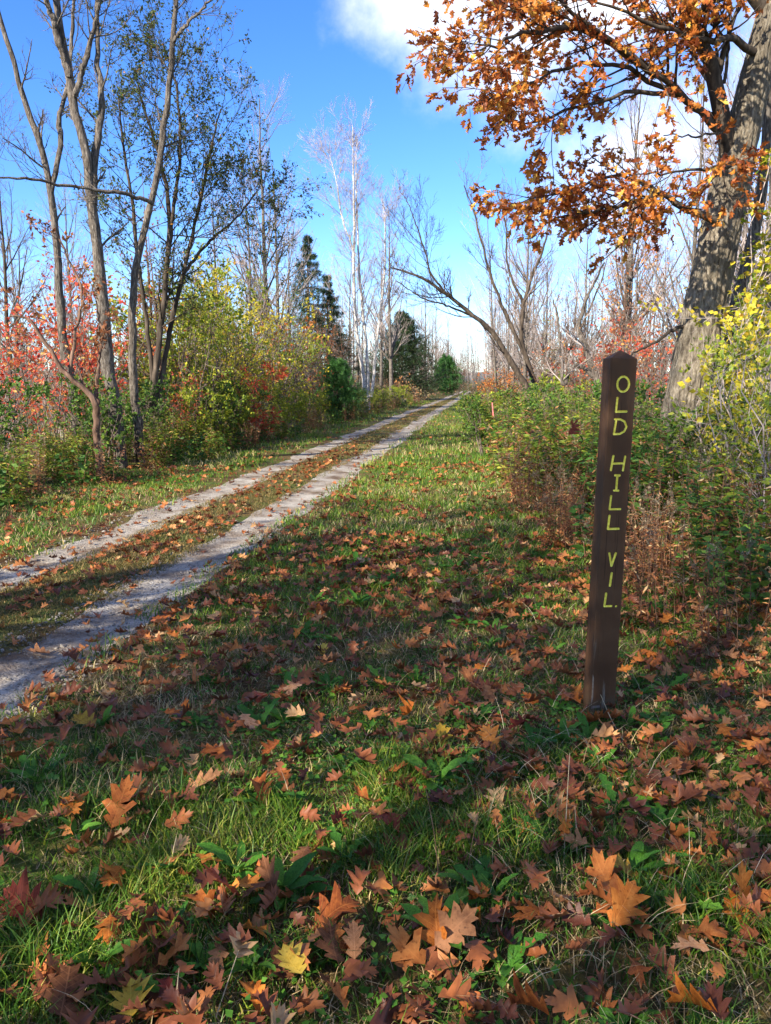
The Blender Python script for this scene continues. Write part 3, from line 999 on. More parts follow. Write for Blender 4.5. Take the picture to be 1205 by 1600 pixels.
def build_post():
    import bmesh
    w = PW / 2
    cap = 0.038
    bm = bmesh.new()
    rings = []
    ch = 0.004
    corner = []
    for sx, sy in ((-1, -1), (1, -1), (1, 1), (-1, 1)):
        for k in ((0, 1), (1, 0)) if sx * sy > 0 else ((1, 0), (0, 1)):
            corner.append((sx * (w - ch * k[0]), sy * (w - ch * k[1])))
    for z in (-0.25, PH - cap):
        rings.append([bm.verts.new((x, y, z)) for x, y in corner])
    apex = bm.verts.new((0.0, 0.0, PH))
    n = len(corner)
    bm.faces.new(list(reversed(rings[0])))
    for i in range(n):
        j = (i + 1) % n
        bm.faces.new((rings[0][i], rings[0][j], rings[1][j], rings[1][i]))
        bm.faces.new((rings[1][i], rings[1][j], apex))
    bmesh.ops.recalc_face_normals(bm, faces=bm.faces)
    me = bpy.data.meshes.new('shaft')
    bm.to_mesh(me)
    bm.free()
    me.materials.append(M['post'])
    me.materials.append(M['letter'])
    shaft = bpy.data.objects.new('shaft', me)
    COL.objects.link(shaft)
    # hand-routed capitals: strokes in a unit box, x right, y up
    GL = {
        'O': [[(0.5 + 0.46 * math.cos(a), 0.5 + 0.5 * math.sin(a)) for a in np.linspace(0, 2 * math.pi, 19)]],
        'L': [[(0.08, 1.0), (0.02, 0.02)], [(0.02, 0.02), (0.9, 0.05)]],
        'D': [[(0.16, 1.0), (0.04, 0.0)], [(0.04, 1.0), (0.45, 1.0), (0.78, 0.86), (0.95, 0.52), (0.80, 0.2), (0.48, 0.03), (0.02, 0.0)]],
        'H': [[(0.12, 1.0), (0.0, 0.0)], [(0.98, 0.98), (0.88, -0.02)], [(0.06, 0.46), (0.93, 0.5)]],
        'I': [[(0.5, 1.0), (0.48, 0.0)], [(0.3, 1.0), (0.7, 1.0)], [(0.28, 0.0), (0.68, 0.0)]],
        'V': [[(0.18, 1.0), (0.45, 0.02)], [(0.8, 1.0), (0.45, 0.02)]],
        'i': [[(0.55, 1.0), (0.45, 0.0)]],
        'l': [[(0.22, 1.0), (0.14, 0.02)], [(0.14, 0.02), (0.72, 0.04)]],
        '.': [[(1.04, 0.02), (1.08, 0.04)]],
    }
    # glyph, centre height above the ground, glyph height, half width, x offset
    rows = [('O', 1.494, 0.064, 0.0275, 0.002), ('L', 1.406, 0.060, 0.026, 0.003), ('D', 1.313, 0.064, 0.029, 0.002),
            ('H', 1.157, 0.062, 0.030, 0.002), ('I', 1.071, 0.066, 0.026, 0.002), ('L', 0.984, 0.060, 0.027, 0.003), ('L', 0.897, 0.060, 0.027, 0.001),
            ('V', 0.732, 0.058, 0.023, 0.003), ('i', 0.643, 0.058, 0.023, 0.002), ('l', 0.550, 0.060, 0.027, 0.000), ('.', 0.550, 0.060, 0.027, 0.003)]
    rows = [(a_, z_ - PZ, h_, w_, x_) for a_, z_, h_, w_, x_ in rows]
    zlast = rows[-1][1]
    cutter = bmesh.new()
    rad = 0.0049
    centres = []
    for gch, zc, hh, hw, ox in rows:
        xs = [p[0] for s in GL[gch] for p in s]
        ys_ = [p[1] for s in GL[gch] for p in s]
        centres.append((ox + (np.mean([min(xs), max(xs)]) * 2 - 1) * hw, zc + (np.mean([min(ys_), max(ys_)]) - 0.5) * hh))
    objs = []
    for gi, (gch, zc, hh, hw, ox) in enumerate(rows):
        for si, s in enumerate(GL[gch]):
            pts = np.array([(ox + (x * 2 - 1) * hw, -w + 0.0004, zc + (y - 0.5) * hh) for x, y in s])
            closed = gch == 'O'
            if closed:
                pts = pts[:-1]
            bmc = bmesh.new()
            k = 10
            m_ = len(pts)
            T = np.roll(pts, -1, 0) - np.roll(pts, 1, 0) if closed else np.gradient(pts, axis=0)
            T /= np.linalg.norm(T, axis=1, keepdims=True)
            rr = rad * random.uniform(0.92, 1.08)
            ringsc = []
            prs = list(zip(pts, T, [rr] * m_))
            if not closed:   # rounded ends where the router entered
                prs = [(pts[0] - T[0] * rr * 0.75, T[0], rr * 0.6)] + prs + [(pts[-1] + T[-1] * rr * 0.75, T[-1], rr * 0.6)]
            for p, t, r_ in prs:
                Yv = np.array([0, 1.0, 0])
                Xv = np.cross(t, Yv)
                Xv /= np.linalg.norm(Xv)
                ringsc.append([bmc.verts.new(p + r_ * (math.cos(a) * Xv + math.sin(a) * Yv * 0.95)) for a in np.arange(k) * 2 * math.pi / k + 0.13 + 0.05 * si])
            q = len(ringsc)
            for i in range(q if closed else q - 1):
                A, B_ = ringsc[i], ringsc[(i + 1) % q]
                for j in range(k):
                    bmc.faces.new((A[j], A[(j + 1) % k], B_[(j + 1) % k], B_[j]))
            if not closed:
                bmc.faces.new(ringsc[0])
                bmc.faces.new(list(reversed(ringsc[-1])))
            bmesh.ops.recalc_face_normals(bmc, faces=bmc.faces)
            mc = bpy.data.meshes.new('groove')
            bmc.to_mesh(mc)
            bmc.free()
            mc.materials.append(M['letter'])
            oc = bpy.data.objects.new('groove', mc)
            COL.objects.link(oc)
            objs.append(oc)
            md = shaft.modifiers.new('groove', 'BOOLEAN')
            md.operation = 'DIFFERENCE'
            md.solver = 'EXACT'
            md.object = oc
            md.material_mode = 'TRANSFER'
    bpy.context.view_layer.update()
    dg = bpy.context.evaluated_depsgraph_get()
    ev = bpy.data.meshes.new_from_object(shaft.evaluated_get(dg), depsgraph=dg)
    for o in objs:
        d_ = o.data
        bpy.data.objects.remove(o)
        bpy.data.meshes.remove(d_)
    bpy.data.objects.remove(shaft)
    slot = [i for i, mt in enumerate(ev.materials) if mt and mt.name == M['letter'].name]
    post = thing('signpost', 'square dark brown post with yellow carved letters and pointed top, standing in the grass', 'signpost', (PX, PY, PZ), math.radians(2.5))
    post.rotation_euler = (math.radians(-0.3), math.radians(1.25), math.radians(2.5))

    def part(name, keep, mat):
        b2 = bmesh.new()
        b2.from_mesh(ev)
        b2.faces.ensure_lookup_table()
        kill = [f for f in b2.faces if not keep(f)]
        bmesh.ops.delete(b2, geom=kill, context='FACES')
        for f in b2.faces:
            f.material_index = 0
        m2 = bpy.data.meshes.new(name)
        b2.to_mesh(m2)
        b2.free()
        m2.materials.append(mat)
        return link(name, m2, post) if len(m2.polygons) else None

    def is_groove(f):
        return f.material_index in slot

    def is_cap(f):
        return f.calc_center_median().z > PH - 0.0375
    shaft_ = part('shaft', lambda f: not is_groove(f) and not is_cap(f), M['post'])
    part('cap', lambda f: not is_groove(f) and is_cap(f), M['post'])
    names = {'O': 'O', 'L': 'L', 'D': 'D', 'H': 'H', 'I': 'I', 'V': 'V', 'i': 'I', 'l': 'L', '.': 'full stop'}
    for gi, (gch, *_r) in enumerate(rows):
        def mine(f, gi=gi):
            if not is_groove(f):
                return False
            c = f.calc_center_median()
            dd = [math.hypot((c.x - a) * 0.9, c.z - b) for a, b in centres]
            if gi >= 9 or dd.index(min(dd)) >= 9:   # last row: the stop stands beside the letter
                return (9 if c.x < 0.0215 else 10) == gi if abs(c.z - zlast) < 0.042 else False
            return dd.index(min(dd)) == gi
        o = part('letter', mine, M['letter'])
        if o:
            o.parent = shaft_
            o['label'] = 'yellow carved ' + names[gch] + ' on the dark brown post'
    # pale scrape along the foot of the near edge
    for pts in ([(-w + 0.004, -w - 0.0012, 0.06), (-w + 0.012, -w - 0.0012, 0.10), (-w + 0.010, -w - 0.0012, 0.19), (-w + 0.004, -w - 0.0012, 0.21)],
                [(-w + 0.004, -w - 0.0012, 0.045), (-w + 0.045, -w - 0.0012, 0.052), (-w + 0.05, -w - 0.0012, 0.064), (-w + 0.006, -w - 0.0012, 0.058)]):
        s = MB()
        s.add(pts, [[0, 1, 2, 3]])
        q = link('paint_scrape', s.mesh('paint_scrape', M['scrape']), shaft_)
        q['label'] = 'pale scrape at the foot of the post'


build_post()


# ------------------------------------------------------------------ the big oak at the right
def big_oak():
    Y0 = 10.6
    base = at(1062, 760, Y0)
    base[2] = float(gz(base[0], base[1])) - 0.2
    tp = [base, at(1064, 690, Y0), at(1080, 590, Y0), at(1102, 480, Y0), at(1122, 380, Y0), at(1141, 290, Y0), at(1164, 190, Y0 - 0.1), at(1190, 80, Y0 - 0.2), at(1215, -60, Y0 - 0.2), at(1220, -300, Y0), at(1200, -560, Y0 + 0.3)]
    n, k = 280, 150
    p = resample(tp, n)
    w = np.linspace(0, 1, n)
    R = np.interp(w, [0, 0.1, 0.3, 0.5, 0.65, 1], [0.35, 0.265, 0.25, 0.23, 0.18, 0.06]) + 0.12 * np.exp(-w * 26)
    T = np.gradient(p, axis=0)
    T /= np.linalg.norm(T, axis=1, keepdims=True)
    X = np.cross(T, np.array([0, 1.0, 0.05]))
    X /= np.linalg.norm(X, axis=1, keepdims=True)
    Yv = np.cross(T, X)
    a = np.arange(k) * 2 * np.pi / k
    cum = np.concatenate([[0], np.cumsum(np.linalg.norm(np.diff(p, axis=0), axis=1))])
    A, S = np.meshgrid(a, cum)
    ridge = np.abs(vnoise(A * 9 / 6.283 * 3.4 + 1.6 * vnoise(A * 2, S * 2.0, 4), S * 1.9, 2) - 0.5) * 2
    ridge2 = np.abs(vnoise(A * 26 / 6.283 * 1.3, S * 6.0, 6) - 0.5) * 2
    disp = 0.034 * np.sqrt(ridge) + 0.020 * np.sqrt(ridge2) - 0.03
    for (ac, scn, am, sg) in ((2.3, 2.15, 0.07, 0.16), (1.2, 3.3, 0.05, 0.14), (5.2, 1.2, 0.05, 0.2)):   # burls
        disp = disp + am * np.exp(-(((np.angle(np.exp(1j * (A - ac)))) * 0.32) ** 2 + (S - scn) ** 2) / (2 * sg * sg))
    rad = R[:, None] + disp * np.clip(R[:, None] / 0.3, 0.2, 1)
    V = p[:, None] + X[:, None] * (np.cos(A) * rad)[..., None] + Yv[:, None] * (np.sin(A) * rad)[..., None]
    i = np.arange(n - 1)[:, None] * k
    j = np.arange(k)[None]
    Fq = np.stack([i + j, i + (j + 1) % k, i + k + (j + 1) % k, i + k + j], -1).reshape(-1, 4)
    tr = MB()
    tr.add(V.reshape(-1, 3), Fq)
    limbs = [
        ([(1160, 290), (1132, 205), (1115, 120), (1096, 70), (1070, 5), (1040, -110), (1010, -260)], Y0, 9.6, 0.12, 0.04),
        ([(1135, 215), (1075, 155), (1015, 108), (940, 50), (870, 0), (810, -40)], Y0 - 0.1, 8.9, 0.05, 0.012),
        ([(1128, 200), (1065, 152), (1000, 143), (930, 158), (860, 180), (800, 205)], Y0 - 0.1, 9.2, 0.04, 0.008),
        ([(1115, 185), (1060, 150), (985, 112), (920, 98), (865, 112), (800, 138), (755, 160)], Y0 - 0.1, 8.6, 0.036, 0.008),
        ([(1118, 345), (1075, 325), (1035, 305), (985, 318), (925, 330), (870, 340)], Y0 - 0.2, 9.4, 0.05, 0.010),
        ([(1035, 305), (1000, 285), (950, 278), (890, 300), (830, 310)], 10.2, 9.5, 0.028, 0.008),
        ([(1010, 105), (910, 45), (850, 50), (800, 58), (750, 80)], 9.9, 8.3, 0.045, 0.009),
        ([(1180, 250), (1150, 255), (1110, 262), (1060, 268), (1005, 275)], Y0 - 0.25, 9.3, 0.035, 0.008),
        ([(1195, 100), (1150, 60), (1100, 62), (1050, 45), (980, 20), (900, -10)], Y0 - 0.2, 9.0, 0.05, 0.01),
        ([(1205, 30), (1120, -90), (1000, -140), (900, -120), (820, -75), (755, -25)], Y0 - 0.2, 8.8, 0.08, 0.012),
        ([(1210, -60), (1150, -260), (1020, -400), (880, -420)], Y0 - 0.2, 9.5, 0.08, 0.015),
        ([(1215, -120), (1320, -260), (1420, -300)], Y0, 11.8, 0.09, 0.02),
        ([(1200, 60), (1290, -30), (1400, -60), (1480, -40)], Y0, 9.8, 0.08, 0.015),
        ([(1131, 130), (1138, 60), (1134, 0), (1130, -80)], Y0 - 0.2, 10.2, 0.022, 0.008),
        ([(1125, 140), (1120, 70), (1110, 10), (1090, -80)], Y0 - 0.3, 10.0, 0.02, 0.008),
        ([(1130, 207), (1095, 213), (1060, 212), (1040, 208)], Y0 - 0.3, 10.0, 0.016, 0.006),
        ([(1085, 505), (1055, 515), (1030, 532), (1002, 545), (975, 566)], Y0, 10.2, 0.028, 0.010),
    ]
    t = thing('oak_tree', 'massive leaning oak with rough grey trunk and rust orange leaves, behind the brown post', 'tree', base)
    link('trunk', tr.mesh('trunk', M['bark_oak'], base, True), t)
    PL, RL = [], []
    for li, (uv, y0, y1, r0, r1) in enumerate(limbs):
        q = pixel_line(uv, y0, y1, 16)
        q[1:] += rng.normal(size=(15, 3)) * 0.015
        r = np.linspace(1, 0, 16) ** 1.2 * (r0 - r1) + r1
        b = MB()
        b.tubes(q[None], r[None], 8)
        link('branch', b.mesh('branch', M['bark_dark'], base, True), t)
        if li < 13:
            PL.append(q)
            RL.append(r)
    PL, RL = np.array(PL), np.array(RL)
    P2, R2 = sprout(PL, RL, 15, (0.25, 1.0), (22, 60), (0.5, 1.2), 7, 0.0, 0.12, 0.5, 0.006, True)
    P3, R3 = sprout(P2, R2, 5, (0.25, 1.0), (20, 60), (0.22, 0.6), 5, -0.02, 0.14, 0.6, 0.0035, True)
    cr = MB()
    cr.tubes(P2, R2, 4)
    cr.tubes(P3, R3, 3)
    link('twigs', cr.mesh('twigs', M['bark_dark'], base), t, kind='stuff')
    # leaves crowd at the ends of the twigs
    pos, d = leaf_points(P3, 8, (0.35, 1.0), 0.35, 0.03)
    pos2, d2 = leaf_points(P2, 3, (0.6, 1.0), 0.35, 0.03)
    pos, d = np.concatenate([pos, pos2]), np.concatenate([d, d2])
    keep = rng.random(len(pos)) < 0.64
    pos, d = pos[keep], d[keep]
    size = rng.uniform(0.085, 0.14, len(pos))
    var = [oak_leaf(900 + s, rng.uniform(0.2, 0.9), rng.uniform(0.2, 1.1), 0.08, width=0.9) for s in range(6)]
    shift = [(np.column_stack([v[:, 0], v[:, 1] + 0.5, v[:, 2]]), f) for v, f in var]
    # the 300 that show largest are leaves of their own
    c, s_ = math.cos(PITCH), math.sin(PITCH)
    rel = pos - np.array([0, 0, CAMH])
    dep = rel[:, 1] * c - rel[:, 2] * s_
    uu = 602.5 + rel[:, 0] / dep * FPX
    vv = 800 - (rel[:, 1] * s_ + rel[:, 2] * c) / dep * FPX
    inview = (uu > 0) & (uu < 1205) & (vv > 0) & (vv < 1600)
    score = np.where(inview, size / dep, 0)
    own = np.zeros(len(pos), bool)
    own[np.argsort(-score)[:300]] = True
    rest = MB()
    for q in range(6):
        sel = (~own) & (np.arange(len(pos)) % 6 == q)
        rest.scatter(shift[q], pos[sel], d[sel], size[sel], np.clip(rng.normal(0.48, 0.28, sel.sum()), 0, 1), nrm_up=0.2)
    link('crown', rest.mesh('crown', M['oakleaf'], base), t, kind='stuff')
    meshes = []
    for q in range(6):
        for tone in (0.05, 0.25, 0.4, 0.55, 0.7, 0.95):
            b = MB()
            b.add(shift[q][0], shift[q][1][0], tone)
            meshes.append(b.mesh('leaf', M['oakleaf']))
    for q in np.nonzero(own)[0]:
        dv = Vector(d[q]).normalized()
        up = Vector((rng.normal(), rng.normal(), abs(rng.normal()) + 0.6))
        x = dv.cross(up).normalized()
        z = x.cross(dv)
        o = link('leaf', meshes[rng.integers(len(meshes))], t)
        o.matrix_local = Matrix.Translation(Vector(pos[q] - base)) @ Matrix((x, dv, z)).transposed().to_4x4() @ Matrix.Scale(size[q], 4)
    # a thinner trunk close behind, and the climber on the oak
    p2 = pixel_line([(1128, 760), (1128, 640), (1140, 520), (1165, 420), (1185, 330), (1197, 230), (1200, 100), (1195, -50)], 11.3, 11.3, 20)
    r2 = np.linspace(0.10, 0.05, 20)
    tb = MB()
    tb.tubes(p2[None], r2[None], 9)
    Pq, Rq = sprout(p2[None], r2[None], 10, (0.3, 1), (35, 70), (0.5, 1.2), 7, 0.05, 0.12, 0.4, 0.006, True)
    Pq2, Rq2 = sprout(Pq, Rq, 6, (0.2, 1), (30, 60), (0.2, 0.5), 5, 0.05, 0.12, 0.6, 0.003, True)
    tw = MB()
    tw.tubes(Pq, Rq, 4)
    tw.tubes(Pq2, Rq2, 3)
    built('young_tree', 'slim grey trunk rising close behind the massive oak', 'tree', [('trunk', tb, 'bark_grey', None, True), ('twigs', tw, 'twig_mid', 'stuff', False)], p2[0])
    # climber: wandering stems over the shaded side with yellow and green leaves
    stems = []
    for s in range(11):
        u0 = rng.uniform(1105, 1165)
        line = [(u0 + 10, 720)]
        v = 720
        u = u0
        while v > 190 + 40 * s:
            v -= 60
            u += rng.uniform(0, 24)
            line.append((u, v))
        stems.append(pixel_line(line, Y0 - 0.55, Y0 - 0.55, 18) + rng.normal(size=(18, 3)) * 0.035)
    S_ = np.array(stems)
    RS = np.full((len(S_), 18), 0.006)
    Q, RQ = sprout(S_, RS, 24, (0.1, 1), (40, 90), (0.12, 0.42), 5, -0.03, 0.25, 0.6, 0.002, True)
    vs, vl = MB(), MB()
    vs.tubes(S_, RS, 4)
    vs.tubes(Q, RQ, 3)
    pos, d = leaf_points(Q, 8, (0.2, 1), 0.3, 0.03)
    vl.scatter(ROUND, pos, d, rng.uniform(0.045, 0.095, len(pos)), np.clip(rng.normal(0.55, 0.25, len(pos)), 0, 1))
    built('climbing_vine', 'leafy vine with yellow and green leaves climbing the oak trunk', 'vine', [('stems', vs, 'twig_pale', 'stuff', False), ('foliage', vl, 'vineleaf', 'stuff', False)], np.array([S_[0, 0, 0], S_[0, 0, 1], S_[0, 0, 2]]))


big_oak()


# ------------------------------------------------------------------ the trees that stand out at the left of the lane
def rough_trunk(q, r, k=18, n=70, seed=0):
    """A trunk whose surface swells, dents and carries small knots."""
    w = np.linspace(0, len(q) - 1, n)
    i = np.minimum(w.astype(int), len(q) - 2)
    f = (w - i)[:, None]
    p = q[i] * (1 - f) + q[i + 1] * f
    R = r[i] * (1 - f[:, 0]) + r[i + 1] * f[:, 0]
    T = np.gradient(p, axis=0)
    T /= np.linalg.norm(T, axis=1, keepdims=True)
    X = np.cross(T, np.array([0.05, 1.0, 0.1]))
    X /= np.linalg.norm(X, axis=1, keepdims=True)
    Yv = np.cross(T, X)
    a = np.arange(k) * 2 * np.pi / k
    cum = np.concatenate([[0], np.cumsum(np.linalg.norm(np.diff(p, axis=0), axis=1))])
    A, S = np.meshgrid(a, cum)
    ca, sa = np.cos(A), np.sin(A)
    d = 0.22 * (vnoise(ca * 1.6 + 5, S * 2.2 + sa * 1.3, seed) - 0.5) + 0.22 * (vnoise(ca * 4 + 9, S * 7 + sa * 4, seed + 3) - 0.5)
    for _ in range(int(cum[-1] * 1.2)):
        ac, sc_ = rng.uniform(0, 6.28), rng.uniform(0, cum[-1])
        d = d + 0.5 * np.exp(-((np.angle(np.exp(1j * (A - ac))) * 1.5) ** 2 + ((S - sc_) / 0.09) ** 2))
    rad = R[:, None] * (1 + d)
    V = p[:, None] + X[:, None] * (ca * rad)[..., None] + Yv[:, None] * (sa * rad)[..., None]
    i = np.arange(n - 1)[:, None] * k
    j = np.arange(k)[None]
    b = MB()
    b.add(V.reshape(-1, 3), np.stack([i + j, i + (j + 1) % k, i + k + (j + 1) % k, i + k + j], -1).reshape(-1, 4))
    return b


def modelled_tree(name, label, cat, lines, bark, twig, n1=12, n2=6, n3=4, leaf=None, leaf_n=0, leaf_size=0.05, l1=(0.5, 1.6), first=0.35, up=0.07, a1=(25, 60), tmpl=None, r_twig=0.004, a2=(25, 55), extra_parts=()):
    """Stems given as pixel lines at a depth: ([(u, v)...], y0, y1, r0, r1)."""
    tr, tw, lf = MB(), MB(), MB()
    PL, RL = [], []
    for uv, y0, y1, r0, r1 in lines:
        q = pixel_line(uv, y0, y1, 26)
        q[1:] += rng.normal(size=(25, 3)) * 0.012
        r = np.linspace(1, 0, 26) ** 0.9 * (r0 - r1) + r1
        PL.append(q)
        RL.append(r)
    org = PL[0][0].copy()
    org[2] = float(gz(org[0], org[1]))
    t = thing(name, label, cat, org)
    for k, (q, r) in enumerate(zip(PL, RL)):
        b = rough_trunk(q, r, seed=k * 7 + len(uv))
        link('trunk' if k == 0 or lines[k][3] > 0.09 else 'branch', b.mesh('trunk', M[bark], org, True), t)
    PL, RL = np.array(PL), np.array(RL)
    P1, R1 = sprout(PL, RL, n1, (first, 1.0), a1, l1, 8, up, 0.1, 0.35, 0.006, True)
    R1 = np.minimum(R1, 0.02)
    P2, R2 = sprout(P1, R1, n2, (0.2, 1.0), a2, (0.3, 0.6), 6, up, 0.13, 0.6, r_twig)
    P3, R3 = sprout(P2, R2, n3, (0.15, 1.0), (20, 55), (0.35, 0.75), 4, up * 0.6, 0.15, 0.65, r_twig * 0.75)
    tw.tubes(P1, R1, 5)
    tw.tubes(P2, R2, 3)
    tw.tubes(P3, R3, 3)
    link('twigs', tw.mesh('twigs', M[twig], org), t, kind='stuff')
    if leaf:
        pos, d = leaf_points(P3, leaf_n, (0.2, 1), 0.2, 0.02)
        lf.scatter(tmpl or OVATE, pos, d, rng.uniform(0.7, 1.3, len(pos)) * leaf_size, np.clip(rng.normal(0.45, 0.25, len(pos)), 0, 1))
        link('crown', lf.mesh('crown', M[leaf], org), t, kind='stuff')
    return t


modelled_tree('grey_tree', 'leftmost tall bare grey tree leaning left above red shrubs', 'tree',
              [([(125, 735), (118, 640), (100, 540), (92, 440), (85, 330), (68, 240), (40, 170), (15, 80), (-20, -40), (-40, -160)], 15.6, 15.0, 0.088, 0.024),
               ([(80, 300), (95, 230), (92, 180), (108, 130), (112, 40), (120, -60)], 15.3, 15.6, 0.05, 0.02)],
              'bark_grey', 'bark_grey', 11, 6, 4)
modelled_tree('grey_tree', 'thickest forked bare grey tree left of the lane, with pale scarred bark', 'tree',
              [([(190, 735), (178, 640), (166, 540), (158, 440), (148, 350), (138, 260), (118, 170), (104, 90), (90, 0), (70, -150), (60, -300)], 14.6, 14.2, 0.116, 0.032),
               ([(108, 120), (92, 60), (75, 10), (50, -70)], 14.3, 14.0, 0.06, 0.02),
               ([(118, 150), (135, 90), (150, 30), (165, -50)], 14.3, 14.0, 0.05, 0.02),
               ([(146, 320), (148, 250), (158, 180), (155, 100), (153, 10), (165, -120)], 14.4, 14.8, 0.07, 0.02)],
              'bark_grey', 'bark_grey', 9, 6, 4)
modelled_tree('grey_tree', 'bare grey tree leaning right, in front of the dark leafy tree', 'tree',
              [([(220, 725), (213, 640), (207, 540), (210, 450), (228, 350), (248, 260), (260, 180), (268, 90), (274, 0), (280, -140)], 15.2, 14.6, 0.08, 0.026),
               ([(238, 318), (205, 305), (160, 298), (100, 290), (50, 281), (-10, 276)], 14.8, 13.2, 0.035, 0.012),
               ([(272, 65), (290, 40), (318, 12), (350, -20)], 14.6, 14.4, 0.03, 0.012)],
              'bark_grey', 'bark_grey', 7, 5, 4)
modelled_tree('leafy_tree', 'dark multi-stemmed tree with small dull green leaves behind the grey trunks', 'tree',
              [([(232, 720), (240, 610), (252, 500), (262, 400), (262, 300), (235, 200), (215, 130)], 17.5, 17.0, 0.075, 0.014),
               ([(245, 640), (262, 540), (285, 430), (310, 330), (330, 230), (345, 170)], 17.5, 17.8, 0.058, 0.012),
               ([(240, 600), (228, 500), (215, 400), (205, 300), (190, 210), (185, 150)], 17.5, 17.0, 0.05, 0.012),
               ([(262, 400), (275, 300), (282, 200), (270, 110), (255, 70)], 17.2, 16.8, 0.04, 0.012),
               ([(285, 430), (325, 380), (370, 340), (400, 300)], 17.6, 18.0, 0.035, 0.012)],
              'bark_dark', 'bark_dark', 26, 7, 4, 'olive', 5, 0.060, (1.0, 2.5), 0.3, 0.05, (35, 80))
modelled_tree('leaning_sapling', 'thin brown crooked sapling at the edge of the lane with few rust leaves', 'tree',
              [([(157, 750), (153, 690), (150, 648), (140, 615), (105, 585), (72, 535), (45, 500), (15, 492)], 12.9, 12.5, 0.062, 0.012),
               ([(150, 640), (152, 590), (160, 530), (150, 470)], 12.9, 13.1, 0.03, 0.01),
               ([(110, 588), (118, 520), (128, 460), (105, 400), (85, 360)], 12.8, 13.0, 0.028, 0.008)],
              'bark_brown', 'bark_brown', 8, 4, 3, 'russet', 2, 0.075, (0.3, 0.9), 0.3)
modelled_tree('birch_tree', 'tall white-barked clump of three bare stems beside the lane', 'tree',
              [([(572, 650), (568, 590), (558, 520), (553, 440), (553, 340), (552, 260), (551, 195)], 42, 42, 0.115, 0.012),
               ([(576, 640), (574, 570), (566, 480), (560, 390), (557, 300), (556, 235)], 42, 42.6, 0.095, 0.012),
               ([(580, 620), (586, 560), (594, 490), (601, 430), (602, 360), (598, 310)], 42, 42.3, 0.085, 0.012),
               ([(556, 400), (535, 340), (525, 280), (515, 240)], 42, 42, 0.045, 0.012)],
              'bark_birch', 'twig_pale', 28, 8, 5, None, 0, 0, (1.2, 3.4), 0.3, 0.11, r_twig=0.007)
modelled_tree('leaning_tree', 'dark bare tree leaning far out over the lane from the shrubs', 'tree',
              [([(835, 660), (825, 610), (795, 560), (765, 515), (725, 482), (690, 455), (655, 432), (610, 418)], 27.5, 26.8, 0.115, 0.02),
               ([(700, 462), (675, 430), (665, 395), (650, 350), (640, 320)], 27.2, 27.0, 0.035, 0.012),
               ([(740, 495), (700, 478), (665, 468), (620, 440)], 27.3, 26.6, 0.035, 0.012)],
              'bark_dark', 'bark_dark', 18, 6, 4, None, 0, 0, (0.7, 2.2), 0.3, 0.14, r_twig=0.006)
modelled_tree('crooked_tree', 'dark many-stemmed bare tree right beside the leaning one', 'tree',
              [([(838, 660), (832, 590), (815, 530), (820, 470), (832, 430), (850, 385), (862, 330)], 28.5, 28.5, 0.10, 0.016),
               ([(822, 560), (795, 500), (770, 440), (755, 390), (740, 330), (725, 290)], 28.5, 28.2, 0.06, 0.014),
               ([(835, 600), (880, 560), (905, 520), (935, 450), (950, 400)], 28.5, 28.8, 0.055, 0.014),
               ([(820, 480), (795, 420), (790, 350), (775, 290)], 28.5, 28.5, 0.045, 0.012)],
              'bark_dark', 'twig_mid', 15, 6, 4, None, 0, 0, (0.8, 2.2), 0.3, 0.14, r_twig=0.006)
modelled_tree('crooked_tree', 'pale twisted bare tree between the post and the many-stemmed tree', 'tree',
              [([(945, 660), (935, 600), (915, 545), (905, 510), (920, 460), (945, 410)], 18.5, 18.5, 0.085, 0.015),
               ([(930, 590), (900, 570), (880, 600), (878, 560), (872, 500), (865, 470)], 18.5, 18.3, 0.05, 0.015)],
              'bark_grey', 'twig_pale', 10, 6, 4, None, 0, 0, (0.4, 1.4), 0.3, 0.10, r_twig=0.005)

# ------------------------------------------------------------------ evergreens
def on_ground(u, y):
    x = (u - 602.5) / FPX * (y * math.cos(PITCH) + (CAMH) * math.sin(PITCH))
    return (x, y, float(gz(x, y)))


V_SPRUCE = conifer(9.2, 4.0, 'spruce', 0.38, 22, 11, 0.05, 17, 0.19, 1.0)
V_SPRUCE2 = conifer(8.2, 3.6, 'spruce', 0.36, 20, 11, 0.05, 17, 0.19, 1.0)
V_PINE = conifer(2.9, 1.5, 'pine', -0.25, 14, 10, 0.05, 20, 0.2, 0.5)
V_BUSHPINE = conifer(7.4, 4.6, 'spruce', 0.0, 22, 13, 0.02, 22, 0.30, 0.7)
place('spruce_tree', V_SPRUCE, 'tall dark spruce with pointed top behind the left-hand shrubs', 'tree', on_ground(484, 45), 0.4)
place('spruce_tree', V_SPRUCE2, 'shorter dark spruce right of the tall pointed one', 'tree', on_ground(514, 47), 2.0, 0.9)
place('pine_bush', V_PINE, 'bright green young pine low beside the white-barked stems', 'shrub', on_ground(527, 34), 0.9, 0.78)
place('evergreen_tree', V_BUSHPINE, 'broad dark evergreen reaching the lane beyond the white-barked stems', 'tree', on_ground(628, 74), 0.2)
place('evergreen_tree', V_PINE, 'small lighter green evergreen at the lane rim beyond the broad dark one', 'tree', on_ground(697, 100), 1.4, 1.5)

